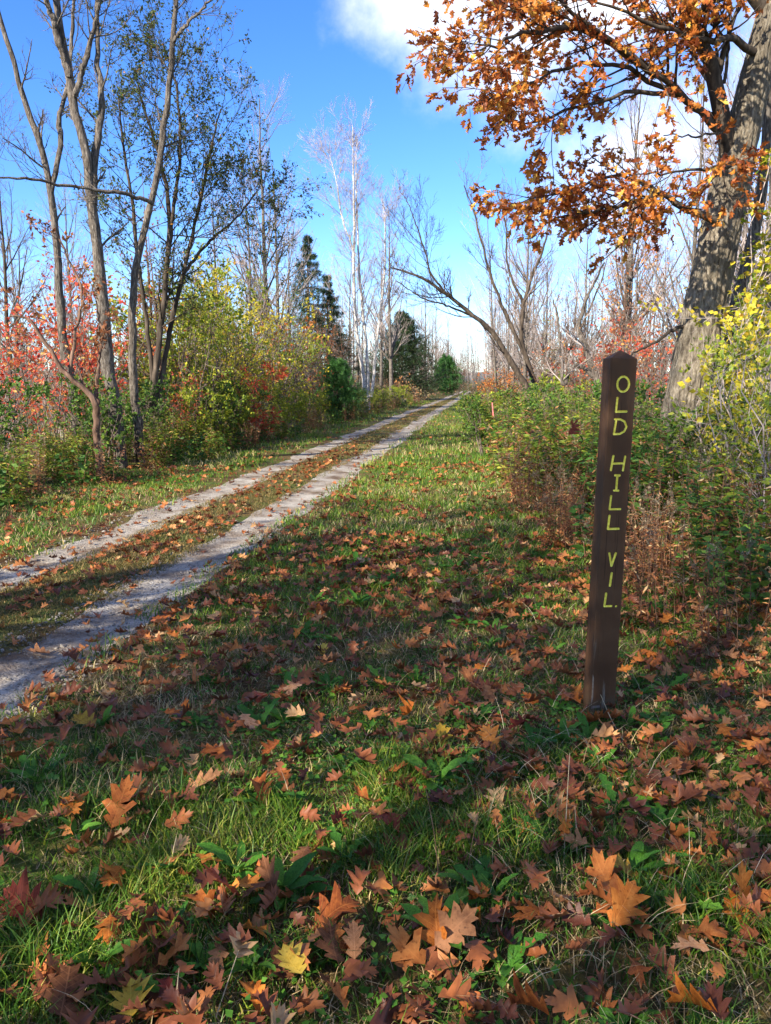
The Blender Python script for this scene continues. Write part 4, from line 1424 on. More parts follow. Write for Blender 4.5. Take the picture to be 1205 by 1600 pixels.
# ------------------------------------------------------------------ coloured shrubs that stand out
V_RED = [shrub(2.6, 2.2, 9, 'red', 4, 0.08, n2=7, n3=4) for _ in range(2)]
V_SUMAC = shrub(1.9, 1.6, 7, 'red', 10, 0.17, n2=5, n3=3, tmpl=LANCE)
V_YEL = [shrub(4.2, 3.2, 10, 'yellow', 6, 0.10, n2=9, n3=5, r=0.03), shrub(3.4, 2.6, 10, 'yelgreen', 7, 0.095, n2=9, n3=5, r=0.025)]
V_ORANGE = shrub(2.4, 2.4, 9, 'orange', 4, 0.10, n2=8, n3=4)
V_RUSSET = shrub(3.2, 2.4, 9, 'russet', 3, 0.10, n2=8, n3=4, r=0.025)
V_GREEN = [shrub(1.7, 1.5, 11, 'green', 7, 0.08, n2=7, n3=4), shrub(1.4, 1.4, 11, 'yelgreen', 8, 0.075, n2=7, n3=4)]
V_BRUSH = [shrub(2.4, 2.2, 12, None, 0, 0, 'twig_pale', 8, 5), shrub(2.0, 2.4, 12, None, 0, 0, 'stem_brown', 8, 5), shrub(2.8, 2.0, 10, 'brownweed', 1, 0.06, 'twig_mid', 8, 5)]
for (vi, u, y, sc, lb) in [
    (0, 50, 15.0, 1.0, 'red-leaved shrub at the far left behind the crooked sapling'),
    (1, 85, 18.0, 1.35, 'tall red-leaved shrub behind the leftmost grey trunk'),
    (0, 140, 17.5, 1.1, 'red-leaved shrub between the two leftmost grey trunks'),
    (1, 190, 20.5, 1.55, 'orange-red shrub behind the thickest grey trunk'),
    (0, 10, 20.0, 1.5, 'broad red-leaved shrub at the left rim of the view'),
    (1, 285, 18.0, 0.6, 'small red shrub below the yellow-leaved shrub'),
    (0, 1010, 19.0, 1.15, 'bright red shrub just right of the post top'),
    (1, 985, 24.0, 1.2, 'red shrub behind the post top'),
    (0, 925, 26.0, 1.0, 'dull red shrub left of the post among bare stems')]:
    place('red_shrub', V_RED[vi], lb, 'shrub', on_ground(u, y), rng.uniform(0, 6), sc, 'red autumn shrubs')
place('sumac_shrub', V_SUMAC, 'scarlet sumac with long drooping leaves above the left-hand weeds', 'shrub', on_ground(390, 21.5), 0.3, 0.92, 'red autumn shrubs')
for (vi, u, y, sc, lb) in [
    (0, 345, 22.0, 1.0, 'tall yellow-leaved shrub right of the dark leafy tree'),
    (1, 300, 20.0, 1.0, 'yellow-green shrub below the dark leafy tree'),
    (0, 410, 27.0, 0.95, 'thin yellow shrub left of the tall spruce'),
    (1, 440, 30.0, 0.9, 'yellow-green shrub in front of the tall spruce'),
    (0, 320, 26.0, 1.25, 'tallest yellow shrub, rising behind the dark leafy tree'), (1, 375, 24.0, 1.1, 'yellow-green shrub left of the scarlet sumac'), (1, 255, 21.0, 1.15, 'yellow-green shrub behind the dark stems')]:
    place('yellow_shrub', V_YEL[vi], lb, 'shrub', on_ground(u, y), rng.uniform(0, 6), sc, 'yellow autumn shrubs')
place('orange_shrub', V_ORANGE, 'tall orange shrub left of the tall spruce', 'shrub', on_ground(405, 33), 2.5, 1.7)
place('russet_shrub', V_RUSSET, 'russet-leaved shrub below the tall spruce', 'shrub', on_ground(478, 32), 1.0, 1.1)
place('russet_shrub', V_RUSSET, 'dark russet bush at the far bend left of the lane', 'shrub', on_ground(714, 115), 2.0, 1.5)
place('orange_shrub', V_ORANGE, 'orange shrub at the right rim of the lane far off', 'shrub', on_ground(782, 44), 1.0, 0.95)
place('orange_shrub', V_ORANGE, 'pale orange shrub beyond the lane bend', 'shrub', on_ground(768, 66), 2.0, 1.1)
place('orange_tree', bare_tree(5.5, 0.07, 'bark_grey', 'twig_pale', leaf='orange', leaf_n=1, leaf_size=0.10), 'thin tree with sparse orange leaves behind the red shrub', 'tree', on_ground(985, 23), 1.0)

# yellow-leaved bushes at the right rim
V_YRIM = shrub(2.5, 1.9, 11, 'yellow', 4, 0.07, 'twig_pale', 7, 4, tmpl=ROUND)
V_YRIM2 = shrub(1.9, 1.7, 11, 'yelgreen', 6, 0.06, 'twig_pale', 7, 4)
for (vv_, u, y, sc, lb) in [
    (V_YRIM, 1185, 8.6, 1.0, 'yellow-leaved bush right of the oak trunk'),
    (V_YRIM2, 1135, 8.2, 0.95, 'yellow-green bush in front of the oak trunk foot'),
    (V_YRIM2, 1215, 7.4, 0.95, 'yellow-green bush at the right rim of the view'),
    (V_YRIM, 1160, 12.5, 1.25, 'taller yellow bush behind the slim grey trunk')]:
    place('yellow_bush', vv_, lb, 'shrub', on_ground(u, y), rng.uniform(0, 6), sc, 'yellow bushes by the oak')

# ------------------------------------------------------------------ weeds and shrubs along both rims of the lane
V_GOLD = [tall_weed(1.15, 15, 0.26, 'golden', 50, 0.125, brown_low=0.22) for _ in range(3)]
V_GOLDG = [tall_weed(1.25, 15, 0.28, 'goldgreen', 50, 0.12, brown_low=0.2) for _ in range(2)]
V_BROWN = [tall_weed(1.0, 20, 0.26, 'brownweed', 22, 0.07, plume=True, brown_low=0.4, low=0.03) for _ in range(3)]
V_LEAFY = [tall_weed(0.85, 9, 0.22, 'goldgreen', 18, 0.13, plume=False, tmpl=OVATE) for _ in range(2)]


def where(x, y):
    """A phrase that says whereabouts on the ground a small thing lies."""
    t = x - float(lane(y))
    dp = math.hypot(x - PX, y - PY)
    if dp < 0.55:
        return 'at the foot of the brown post'
    if -0.72 < t < 0.02:
        return 'on the gravel wheel track nearer the post'
    if -1.34 <= t <= -0.72:
        return 'on the strip between the wheel tracks'
    if -2.0 < t < -1.34:
        return 'on the far wheel track'
    if t <= -2.0:
        return 'on the grass below the left-hand thicket'
    if y < 2.25:
        return 'in the front grass, lower left' if x < -0.25 else ('in the front grass, bottom centre' if x < 0.45 else 'in the front grass, lower right')
    if x > PX + 0.2:
        return 'in the litter right of the post'
    depth = 'just behind the front grass' if y < 2.7 else ('short of the post' if y < 3.3 else ('level with the post' if y < 4.0 else ('a step beyond the post' if y < 4.8 else 'well beyond the post')))
    if t < 0.9:
        return 'along the wheel track, ' + depth
    return ('on grass left of the post, ' if x > 0.35 else ('mid verge, ' if x > -0.3 else 'on grass nearer the track, ')) + depth


def right_rim(y):
    """x where the weeds begin on the right."""
    return np.interp(y, [3.5, 4.9, 6.8, 9, 14, 30, 62, 120], [2.6, 1.72, 1.55, 1.62, 2.0, 3.5, 7.1, 14.2])


def left_rim(y):
    return lane(y) - np.interp(y, [0, 10, 20, 40, 80], [3.7, 3.65, 3.3, 2.9, 2.6])


def by_what(x, y):
    """The landmark that a plant stands below or beside, as seen from the lane."""
    u = 602.5 + x / (y * math.cos(PITCH) + 0.12) * FPX
    if x > float(lane(y)):
        names = [(770, 'at the right rim of the lane'), (830, 'below the leaning dark tree'), (885, 'below the many-stemmed tree'), (938, 'just left of the post'), (1005, 'behind the post'), (1055, 'between the post and the oak'), (1120, 'before the oak trunk'), (9999, 'at the right rim of the view')]
    else:
        names = [(60, 'at the left rim of the view'), (150, 'below the leftmost grey tree'), (205, 'below the thickest grey tree'), (265, 'below the dark leafy tree'), (345, 'below the tall yellow shrub'), (425, 'by the scarlet sumac'), (520, 'below the spruces'), (9999, 'near the white-barked stems')]
    return next(n for lim, n in names if u < lim)


# right: big weeds behind and around the post
spots = []
for y in np.arange(4.6, 30, 0.55):
    w = np.interp(y, [4.6, 8, 14, 30], [2.6, 3.0, 3.0, 2.5])
    nrow = int(w / np.interp(y, [4, 10, 30], [0.42, 0.55, 0.9]))
    if y > 12 and rng.random() < 0.5:
        continue
    for q in range(nrow):
        x = float(right_rim(y)) + 0.12 + (q + rng.uniform(-0.3, 0.3)) * w / nrow
        yy = y + rng.uniform(-0.25, 0.25)
        if math.hypot(x - 3.85, yy - 10.6) < 0.55 or math.hypot(x - PX, yy - PY) < 0.5:
            continue
        spots.append((x, yy, q, nrow))
for x, y, q, nrow in spots:
    dx = x - float(right_rim(y))
    lowband = dx < 0.65 and y < 11
    r_ = rng.random()
    if lowband:
        var, kind = (V_BROWN[rng.integers(3)], 'b') if r_ < 0.8 else (V_LEAFY[rng.integers(2)], 'l')
    elif y < 7.5:
        var, kind = (V_BROWN[rng.integers(3)], 'b') if r_ < 0.6 else ((V_GOLDG[rng.integers(2)], 'g') if r_ < 0.8 else (V_GOLD[rng.integers(3)], 'y'))
    else:
        var, kind = (V_GOLD[rng.integers(3)], 'y') if r_ < 0.62 else (V_GOLDG[rng.integers(2)], 'g')
    if x > 1.9 and 7.0 < y < 10 and kind == 'y' and r_ < 0.3:
        var, kind = V_GOLDG[rng.integers(2)], 'g'
    far = 'nearest row' if y < 6.0 else ('second rank' if y < 8.5 else ('mid thicket' if y < 13 else ('towards the far lane' if y < 20 else 'far down the lane')))
    base = {'b': 'withered brown weed clump ', 'l': 'low leafy green weed ', 'g': 'tall deep green weed clump ', 'y': 'tall yellow-green goldenrod clump '}[kind]
    sc = rng.uniform(0.85, 1.15) * (0.8 if lowband and kind == 'b' else 1.0) * np.interp(y, [4, 7, 14, 30], [0.86, 0.96, 1.15, 1.2])
    place({'b': 'withered_weed', 'l': 'leafy_weed', 'g': 'goldenrod_plant', 'y': 'goldenrod_plant'}[kind], var, base + by_what(x, y) + ', ' + far, 'plant', (x, y, float(gz(x, y))), rng.uniform(0, 6.28), sc, 'weeds on the right of the lane')

# right: shrubs further along and behind the weeds
for (u, y, vi, sc, lb) in [
    (760, 17, 0, 0.72, 'round green shrub at the right rim of the lane, nearest the grass'),
    (800, 19, 1, 0.9, 'yellow-green shrub below the leaning dark tree'),
    (850, 17, 0, 0.85, 'green shrub below the many-stemmed tree'),
    (745, 26, 1, 0.85, 'yellow-green shrub at the lane rim below the orange shrub'),
    (880, 22, 1, 1.2, 'yellow-green shrub left of the pale twisted tree'),
    (905, 15, 0, 0.9, 'green shrub just left of the post'),
    (1020, 13, 0, 0.9, 'green shrub between the post and the oak'),
    (1080, 8.9, 0, 0.72, 'dark green shrub hiding the oak foot')]:
    place('green_shrub', V_GREEN[vi], lb, 'shrub', on_ground(u, y), rng.uniform(0, 6), sc, 'green shrubs on the right')

# left: weeds and shrubs along the rim
for y in np.concatenate([np.arange(7.5, 22, 0.62), np.arange(22, 60, 1.5)]):
    for q in range(3 if y < 22 else 2):
        x = float(left_rim(y)) - 0.15 - q * np.interp(y, [8, 60], [0.75, 1.1]) + rng.uniform(-0.25, 0.25)
        yy = y + rng.uniform(-0.3, 0.3)
        if abs(x) / max(yy, 1) > 0.62:
            continue
        r_ = rng.random()
        if q == 0:
            var, nm, lb = (V_LEAFY[rng.integers(2)], 'leafy_weed', 'low leafy green weed along the lane') if r_ < 0.25 else ((V_BROWN[rng.integers(3)], 'withered_weed', 'withered brown weed clump along the lane') if r_ < 0.65 else (V_GOLD[rng.integers(3)], 'goldenrod_plant', 'yellow-green goldenrod clump along the lane'))
            sc = rng.uniform(0.65, 0.95)
        else:
            var, nm, lb = (V_GREEN[1 if rng.random() < 0.7 else 0], 'green_shrub', 'leafy green shrub in the left-hand thicket') if r_ < 0.34 else ((V_BRUSH[rng.integers(3)], 'brush', 'tangle of bare twigs in the left-hand thicket') if 0.56 < r_ < 0.66 and yy > 16 else (V_GOLD[rng.integers(3)], 'goldenrod_plant', 'tall goldenrod clump in the left-hand thicket'))
            sc = rng.uniform(0.7, 1.0)
        band = ', ' + by_what(x, yy)
        place(nm, var, lb + band, 'plant' if nm != 'green_shrub' else 'shrub', (x, yy, float(gz(x, yy))), rng.uniform(0, 6.28), sc, 'plants along the left of the lane')

# ------------------------------------------------------------------ thicket and woods behind
V_SAP = [bare_tree(5.5, 0.035, 'bark_grey', 'twig_pale', (rng.normal() * 0.05, 0), 16, 5, 4, l1=(0.18, 0.36)),
         bare_tree(6.5, 0.045, 'bark_brown', 'twig_mid', (rng.normal() * 0.05, 0), 16, 5, 4, l1=(0.18, 0.36), leaf='russet', leaf_n=2, leaf_size=0.07),
         bare_tree(5.0, 0.035, 'bark_grey', 'twig_pale', (0.04, 0), 16, 5, 4, leaf='yelgreen', leaf_n=3, leaf_size=0.075)]
V_BARE = [bare_tree(11, 0.13, 'bark_grey', 'twig_pale', (0.02, 0), 26, 7, 5, up=0.12),
          bare_tree(13, 0.15, 'bark_grey', 'twig_pale', (-0.02, 0), 28, 7, 5, up=0.12, l1=(0.2, 0.34)),
          bare_tree(9, 0.10, 'bark_dark', 'twig_mid', (0.05, 0), 22, 7, 5, stems=2, spread=0.12),
          bare_tree(10, 0.12, 'bark_grey', 'twig_pale', (0.0, 0), 24, 7, 5, leaf='orange', leaf_n=1, leaf_size=0.05, up=0.12)]
for q in range(44):     # saplings left
    y = rng.uniform(17, 44)
    x = float(left_rim(y)) - 1.6 - rng.random() ** 1.3 * (0.5 * y - 2)
    if abs(x) / y > 0.56:
        continue
    vi = rng.integers(3)
    place('sapling', V_SAP[vi], ['thin pale bare sapling in the left-hand thicket', 'brown sapling with russet leaves in the left-hand thicket', 'thin sapling with yellow-green leaves in the left-hand thicket'][vi] + ', ' + by_what(x, y), 'tree', (x, y, float(gz(x, y))), rng.uniform(0, 6), rng.uniform(0.6, 1.0), 'saplings in the left-hand thicket')
for q in range(22):     # brush left, deeper
    y = rng.uniform(18, 36)
    x = float(left_rim(y)) - 1.8 - rng.random() * 0.45 * y
    if abs(x) / y > 0.56:
        continue
    vi = rng.integers(3)
    place('brush', V_BRUSH[vi], ['pale twiggy brush deep in the left-hand thicket', 'brown twiggy brush deep in the left-hand thicket', 'brush with withered leaves deep in the left-hand thicket'][vi] + ', ' + by_what(x, y), 'shrub', (x, y, float(gz(x, y))), rng.uniform(0, 6), rng.uniform(0.8, 1.2), 'brush in the left-hand thicket')
for (u, y, vi, sc, lb) in [(425, 36, 1, 1.0, 'slender pale bare tree left of the tall spruce'), (438, 38, 0, 1.0, 'pale bare tree touching the tall spruce on its left'), (455, 52, 3, 1.05, 'thin tree with a few orange leaves behind the spruce'),
                           (395, 33, 3, 0.9, 'thin tree with a few orange leaves above the scarlet sumac'), (612, 55, 1, 0.95, 'pale bare tree right behind the white-barked stems'), (595, 62, 0, 1.0, 'bare tree behind the white-barked stems'),
                           (345, 34, 0, 0.8, 'bare tree behind the yellow-leaved shrub'), (665, 90, 0, 1.0, 'bare tree behind the broad dark evergreen'), (680, 110, 1, 0.9, 'slender far tree above the small evergreen'), (700, 130, 0, 1.0, 'bare tree by the far bend, left of the lane'),
                           (20, 24, 2, 0.85, 'dark forked bare tree at the left rim'), (120, 28, 0, 0.7, 'bare tree deep behind the red shrubs'), (500, 66, 0, 0.95, 'bare tree behind the two spruces')]:
    place('bare_tree', V_BARE[vi], lb, 'tree', on_ground(u, y), rng.uniform(0, 6), sc, 'bare trees left of the lane')
for q in range(46):     # bare trees right
    y = rng.uniform(20, 75)
    x = float(right_rim(y)) + 1.5 + rng.random() * (0.50 * y - float(right_rim(y)))
    if x / y > 0.54 or x / y < 0.11:
        continue
    vi = rng.integers(4)
    u_ = 602 + x / y * FPX
    band = 'beyond the leaning tree' if u_ < 860 else ('behind the post' if u_ < 1030 else 'behind the oak')
    place('bare_tree', V_BARE[vi], ['bare pale tree ', 'slender tall bare tree ', 'dark forked bare tree ', 'tree with few orange leaves '][vi] + 'in the right-hand woods ' + band + (', near' if y < 35 else (', further back' if y < 55 else ', far back')), 'tree', (x, y, float(gz(x, y))), rng.uniform(0, 6), rng.uniform(0.55, 0.95), 'bare trees in the right-hand woods')
for q in range(30):     # saplings and brush right
    y = rng.uniform(15, 40)
    x = float(right_rim(y)) + 2.2 + rng.random() * (0.46 * y - float(right_rim(y)))
    if x / y > 0.5:
        continue
    if q % 2:
        vi = rng.integers(3)
        place('sapling', V_SAP[vi], ['thin pale bare sapling in the right-hand woods', 'thin brown sapling with few russet leaves in the right-hand woods', 'thin sapling with yellow-green leaves in the right-hand woods'][vi], 'tree', (x, y, float(gz(x, y))), rng.uniform(0, 6), rng.uniform(0.55, 0.9), 'saplings in the right-hand woods')
    else:
        vi = rng.integers(3)
        place('brush', V_BRUSH[vi], ['pale twiggy brush in the right-hand woods', 'brown twiggy brush in the right-hand woods', 'brush with withered leaves in the right-hand woods'][vi], 'shrub', (x, y, float(gz(x, y))), rng.uniform(0, 6), rng.uniform(0.9, 1.3), 'brush in the right-hand woods')

# the far woods read as one mass
fw, fl, ft = MB(), MB(), MB()
for side in (-1, 1):
    for q in range(400):
        y = rng.uniform(55, 260)
        x = (float(right_rim(y)) + 1.0 + rng.random() ** 2.0 * 0.5 * y) if side > 0 else (float(left_rim(y)) - (3.0 if y > 85 else 6.0) - rng.random() ** 2.0 * 0.62 * y)
        H = rng.uniform(5.5, 13)
        p = trunk_line(H, (rng.normal() * 0.04, 0), 0.05) + np.array([x, y, 0])
        R = taper_radius(0.09, 0.015, 14)
        fw.tubes(p[None], R[None], 4, rng.random())
        P1, R1 = sprout(p[None], R[None], 15, (0.2, 1), (30, 60), (0.2, 0.42), 5, 0.1, 0.12, 0.45, 0.014)
        P2, R2 = sprout(P1, R1, 5, (0.2, 1), (25, 60), (0.3, 0.6), 3, 0.1, 0.15, 0.6, 0.010)
        ft.tubes(P1, R1, 3)
        ft.tubes(P2, R2, 3)
        if rng.random() < 0.55:
            pos, d = leaf_points(P2, 2, (0, 1), 0.2, 0.15)
            keep = pos[:, 2] < H * 0.6
            fl.scatter(OVATE, pos[keep], d[keep], rng.uniform(0.15, 0.3, keep.sum()), np.clip(rng.random() + rng.normal(size=keep.sum()) * 0.15, 0, 1))
    for q in range(330):   # low scrub
        y = rng.uniform(45, 250)
        x = (float(right_rim(y)) + 0.8 + rng.random() ** 1.6 * 0.5 * y) if side > 0 else (float(left_rim(y)) - 0.8 - rng.random() ** 1.6 * 0.6 * y)
        if y > 215 and rng.random() < 0.6:
            x = float(lane(y)) + rng.uniform(-5, 5)      # the lane bends away, scrub closes its end
        N_ = 160
        w, h = rng.uniform(1, 2.2), rng.uniform(1.0, 2.6)
        th, ph = rng.uniform(0, 6.28, N_), rng.random(N_)
        rr_ = np.sqrt(rng.random(N_))
        pos = np.stack([x + np.cos(th) * rr_ * w, y + np.sin(th) * rr_ * w, ph * h * (1.1 - 0.6 * rr_)], 1)
        fl.scatter(OVATE, pos, rng.normal(size=(N_, 3)), rng.uniform(0.14, 0.32, N_), np.clip(rng.random() + rng.normal(size=N_) * 0.12, 0, 1))
M['farleaf'] = foliage_mat('far_autumn_leaf', [(0.0, (0.04, 0.06, 0.02)), (0.3, (0.13, 0.12, 0.05)), (0.6, (0.18, 0.11, 0.06)), (0.85, (0.20, 0.13, 0.085)), (1.0, (0.36, 0.17, 0.06))], 0.3)
wd = thing('far_woods', 'far autumn woods closing in on both sides of the lane', 'woods')
wd['kind'] = 'stuff'
link('trunks', fw.mesh('trunks', M['bark_grey']), wd, kind='stuff')
link('twigs', ft.mesh('twigs', M['twig_pale']), wd, kind='stuff')
link('foliage', fl.mesh('foliage', M['farleaf']), wd, kind='stuff')

# ------------------------------------------------------------------ trees beside and behind the viewer, whose crowns shade the front grass
rng = np.random.default_rng(21)
V_SHADE = [bare_tree(11, 0.20, 'bark_grey', 'twig_mid', (0.02, 0), 24, 7, 4, (35, 70), 'russet', 3, 0.12, l1=(0.28, 0.48), first=0.3),
           bare_tree(10, 0.17, 'bark_grey', 'twig_mid', (-0.02, 0), 24, 7, 4, (35, 70), 'oakleaf', 3, 0.12, l1=(0.28, 0.48), first=0.28)]
for (x, y, vi, sc, lb) in [(-5.9, -3.7, 1, 0.95, 'leafy oak behind the viewer on the left'), (-8.8, -2.2, 0, 0.95, 'half bare tree beside the viewer on the left'), (-7.2, 1.2, 1, 0.85, 'leafy oak left of the lane short of the grey trunks'),
                           (-4.4, -7.2, 0, 0.85, 'half bare tree straight behind the viewer'), (-8.6, -6.4, 1, 0.95, 'leafy oak far behind the viewer on the left'), (-5.2, -0.6, 0, 0.72, 'small half bare tree just left of the viewer')]:
    place('shade_tree', V_SHADE[vi], lb, 'tree', (x, y, float(gz(x, y))), rng.uniform(0, 6), sc, 'trees beside the viewer')


# ------------------------------------------------------------------ grass
rng = np.random.default_rng(33)


def blades(xy, h, w, lean, r, segs):
    """Curved tapering blades as one batch."""
    N = len(xy)
    az = rng.uniform(0, 6.28, N)
    dx, dy = np.cos(az), np.sin(az)
    yaw = rng.uniform(0, 6.28, N)
    sx, sy = np.cos(yaw), np.sin(yaw)
    z0 = gz(xy[:, 0], xy[:, 1]) - 0.005
    V = np.zeros((N, (segs + 1) * 2, 3))
    for j in range(segs + 1):
        s = j / segs
        ww = w * (1 - s ** 1.5) * 0.5 + 0.0003
        bend = lean * h * s ** 1.8
        hz = h * s * np.sqrt(np.clip(1 - (lean * s) ** 2 * 0.55, 0.05, 1))
        for k, sg in enumerate((-1, 1)):
            V[:, 2 * j + k, 0] = xy[:, 0] + dx * bend + sg * sx * ww
            V[:, 2 * j + k, 1] = xy[:, 1] + dy * bend + sg * sy * ww
            V[:, 2 * j + k, 2] = z0 + hz
    q = np.array([[2 * j, 2 * j + 1, 2 * j + 3, 2 * j + 2] for j in range(segs)])
    F = (q[None] + (np.arange(N) * (segs + 1) * 2)[:, None, None]).reshape(-1, 4)
    return V.reshape(-1, 3), F, np.repeat(r, (segs + 1) * 2)


def in_fov(x, y, m=0.25):
    return np.abs(x) < 0.50 * y + 0.55 + m


def grass_field(n, y0, y1, t0, t1, dens_pow=1.0):
    """Random points on the ground between lane offsets t0 and t1."""
    y = y0 + (y1 - y0) * rng.random(n) ** dens_pow
    t = rng.uniform(t0, t1, n)
    x = lane(y) + t
    k = in_fov(x, y)
    return np.stack([x[k], y[k]], 1)


def turf_ok(p):
    t = p[:, 0] - lane(p[:, 1])
    e = 0.12 * (fbm(p[:, 0] * 2.5, p[:, 1] * 2.5, 40) - 0.5)
    fade = smooth(0.0, 0.35, t + e)
    onright = (t > -0.2) & (rng.random(len(p)) < 0.3 + 0.7 * fade)
    fade2 = smooth(-1.95, -2.4, t + e)
    onleft = (t < -1.8) & (rng.random(len(p)) < 0.1 + 0.9 * fade2)
    return onright | onleft


gb = MB()
for (n, y0, y1, t0, t1, hmin, hmax, wd_, segs) in [(80000, 1.35, 3.2, 0.0, 4.6, 0.03, 0.095, 0.0052, 3), (120000, 3.2, 7.0, -6.0, 5.5, 0.03, 0.08, 0.0066, 3), (110000, 7.0, 15, -4.6, 4.2, 0.03, 0.09, 0.011, 2), (70000, 15, 70, -4.2, 3.4, 0.05, 0.12, 0.018, 2)]:
    p = grass_field(n, y0, y1, t0, t1, 1.0 if y0 < 7 else 1.5)
    p = p[turf_ok(p)]
    cl_ = fbm(p[:, 0] * 1.6, p[:, 1] * 1.6, 12)
    cl2 = vnoise(p[:, 0] * 5.5, p[:, 1] * 5.5, 17)
    keep = rng.random(len(p)) < np.clip(0.22 + 2.0 * (cl_ - 0.36) + 0.8 * (cl2 - 0.4), 0.26, 1)
    p, cl_, cl2 = p[keep], cl_[keep], cl2[keep]
    h = rng.uniform(hmin, hmax, len(p)) * (0.45 + 1.2 * cl2)
    dry = fbm(p[:, 0] * 0.9 + 7, p[:, 1] * 0.9, 23)
    r = np.clip(rng.normal(0.46, 0.24, len(p)) + 0.9 * (cl_ - 0.5), 0, 0.87)
    pick = rng.random(len(p)) < np.clip(0.05 + 1.3 * (dry - 0.5), 0.02, 0.5)
    r = np.where(pick, rng.uniform(0.9, 1.0, len(p)), r)
    gb.add(*blades(p, h, wd_ * rng.uniform(0.6, 1.3, len(p)), rng.uniform(0.2, 1.05, len(p)), r, segs))
tag(link('grass', gb.mesh('grass', M['grass'], smooth_shade=True)), 'short green grass with dry blades on both sides of the lane', 'grass', kind='stuff')

# short worn growth on the strip between the tracks
sb = MB()
p = grass_field(70000, 2.5, 18, -1.52, -0.52, 1.4)
p2 = grass_field(16000, 18, 75, -1.55, -0.5, 1.3)
for q, hh, ww in ((p, 0.04, 0.008), (p2, 0.06, 0.02)):
    q = q[rng.random(len(q)) < np.clip(0.1 + 1.6 * (fbm(q[:, 0] * 1.5, q[:, 1] * 0.9, 61) - 0.3), 0.05, 1)]
    sb.add(*blades(q, rng.uniform(0.4, 1.2, len(q)) * hh, ww * rng.uniform(0.6, 1.2, len(q)), rng.uniform(0.4, 1.1, len(q)), np.clip(rng.normal(0.45, 0.25, len(q)), 0, 1), 2))
tag(link('trampled_grass', sb.mesh('trampled_grass', M['strip'])), 'short brownish grass on the strip between the wheel tracks', 'grass', kind='stuff')

# dry straw lying and standing, thickest at the lower right and below the weeds
db = MB()
p = np.concatenate([grass_field(9000, 1.5, 3.4, 2.0, 4.8), grass_field(5200, 3.4, 8.5, 1.9, 5.2), grass_field(900, 1.4, 5, 0.6, 3)])
sel = rng.random(len(p)) < np.clip(fbm(p[:, 0] * 1.4 + 3, p[:, 1] * 1.4, 77) * 2.0 - 0.6, 0.05, 1)
p = p[sel]
p = p[rng.random(len(p)) < 0.6]
db.add(*blades(p, rng.uniform(0.04, 0.18, len(p)), rng.uniform(0.0015, 0.0034, len(p)), rng.uniform(0.5, 1.3, len(p)), rng.random(len(p)), 4))
p = np.concatenate([grass_field(42000, 1.4, 5.0, 0.02, 5.0), grass_field(26000, 5.0, 12, -4.6, 4.0)])
t_ = p[:, 0] - lane(p[:, 1])
p = p[((t_ > 0.02) | (t_ < -2.0)) & (rng.random(len(p)) < 0.25 + fbm(p[:, 0] * 2, p[:, 1] * 2, 19))]
db.add(*blades(p, rng.uniform(0.03, 0.085, len(p)), rng.uniform(0.0022, 0.005, len(p)) * np.interp(p[:, 1], [2, 10], [0.8, 2.0]), rng.uniform(1.0, 1.33, len(p)), rng.random(len(p)) ** 1.6 * 0.75, 2))
tag(link('dry_straw', db.mesh('dry_straw', M['straw'])), 'dry straw stalks lying in the grass and below the weeds', 'straw', kind='stuff')

# clover and other small herbs
cb = MB()
p = np.concatenate([grass_field(15000, 1.4, 3.6, 0.4, 4.6), grass_field(11000, 3.6, 8, 0.3, 5.0), grass_field(4000, 6, 13, -4.5, -2.2)])
sel = rng.random(len(p)) < np.clip(fbm(p[:, 0] * 1.3 + 9, p[:, 1] * 1.3, 91) * 3.4 - 1.55, 0.0, 1)
p = p[sel]
pos = np.stack([p[:, 0], p[:, 1], gz(p[:, 0], p[:, 1]) + rng.uniform(0.01, 0.06, len(p))], 1)
az = rng.uniform(0, 6.28, len(p))
cb.scatter(ROUND, pos, np.stack([np.cos(az), np.sin(az), rng.uniform(-0.1, 0.5, len(p))], 1), rng.uniform(0.012, 0.032, len(p)), np.clip(rng.normal(0.5, 0.25, len(p)), 0, 1), nrm_up=1.2)
tag(link('ground_cover', cb.mesh('ground_cover', M['clover'])), 'small round-leaved herbs growing through the grass', 'ground cover', kind='stuff')

# gravel stones
stn = MB()
ph = (1 + 5 ** 0.5) / 2
ICO = np.array([(-1, ph, 0), (1, ph, 0), (-1, -ph, 0), (1, -ph, 0), (0, -1, ph), (0, 1, ph), (0, -1, -ph), (0, 1, -ph), (ph, 0, -1), (ph, 0, 1), (-ph, 0, -1), (-ph, 0, 1)]) / 1.9
ICF = np.array([(0, 11, 5), (0, 5, 1), (0, 1, 7), (0, 7, 10), (0, 10, 11), (1, 5, 9), (5, 11, 4), (11, 10, 2), (10, 7, 6), (7, 1, 8), (3, 9, 4), (3, 4, 2), (3, 2, 6), (3, 6, 8), (3, 8, 9), (4, 9, 5), (2, 4, 11), (6, 2, 10), (8, 6, 7), (9, 8, 1)])
p = np.concatenate([grass_field(11000, 2.6, 9, -0.76, 0.08), grass_field(5500, 3.5, 11, -2.0, -1.3)])
p = p[rng.random(len(p)) < np.clip(fbm(p[:, 0] * 1.2, p[:, 1] * 1.2, 33) * 2.2 - 0.55, 0.12, 1)]
N = len(p)
s = rng.gamma(1.4, 0.0022, N) + 0.002
A_ = rng.normal(size=(N, 3, 3)) * 0.25 + np.eye(3)
A_[:, 2] *= 0.7
Vs = np.einsum('nij,vj->nvi', A_, ICO) * s[:, None, None]
Vs[..., 0] += p[:, 0:1]
Vs[..., 1] += p[:, 1:2]
Vs[..., 2] += (gz(p[:, 0], p[:, 1]) + 0.006 + s * 0.25)[:, None]
stn.add(Vs.reshape(-1, 3), (ICF[None] + (np.arange(N) * 12)[:, None, None]).reshape(-1, 3), np.repeat(rng.random(N), 12))
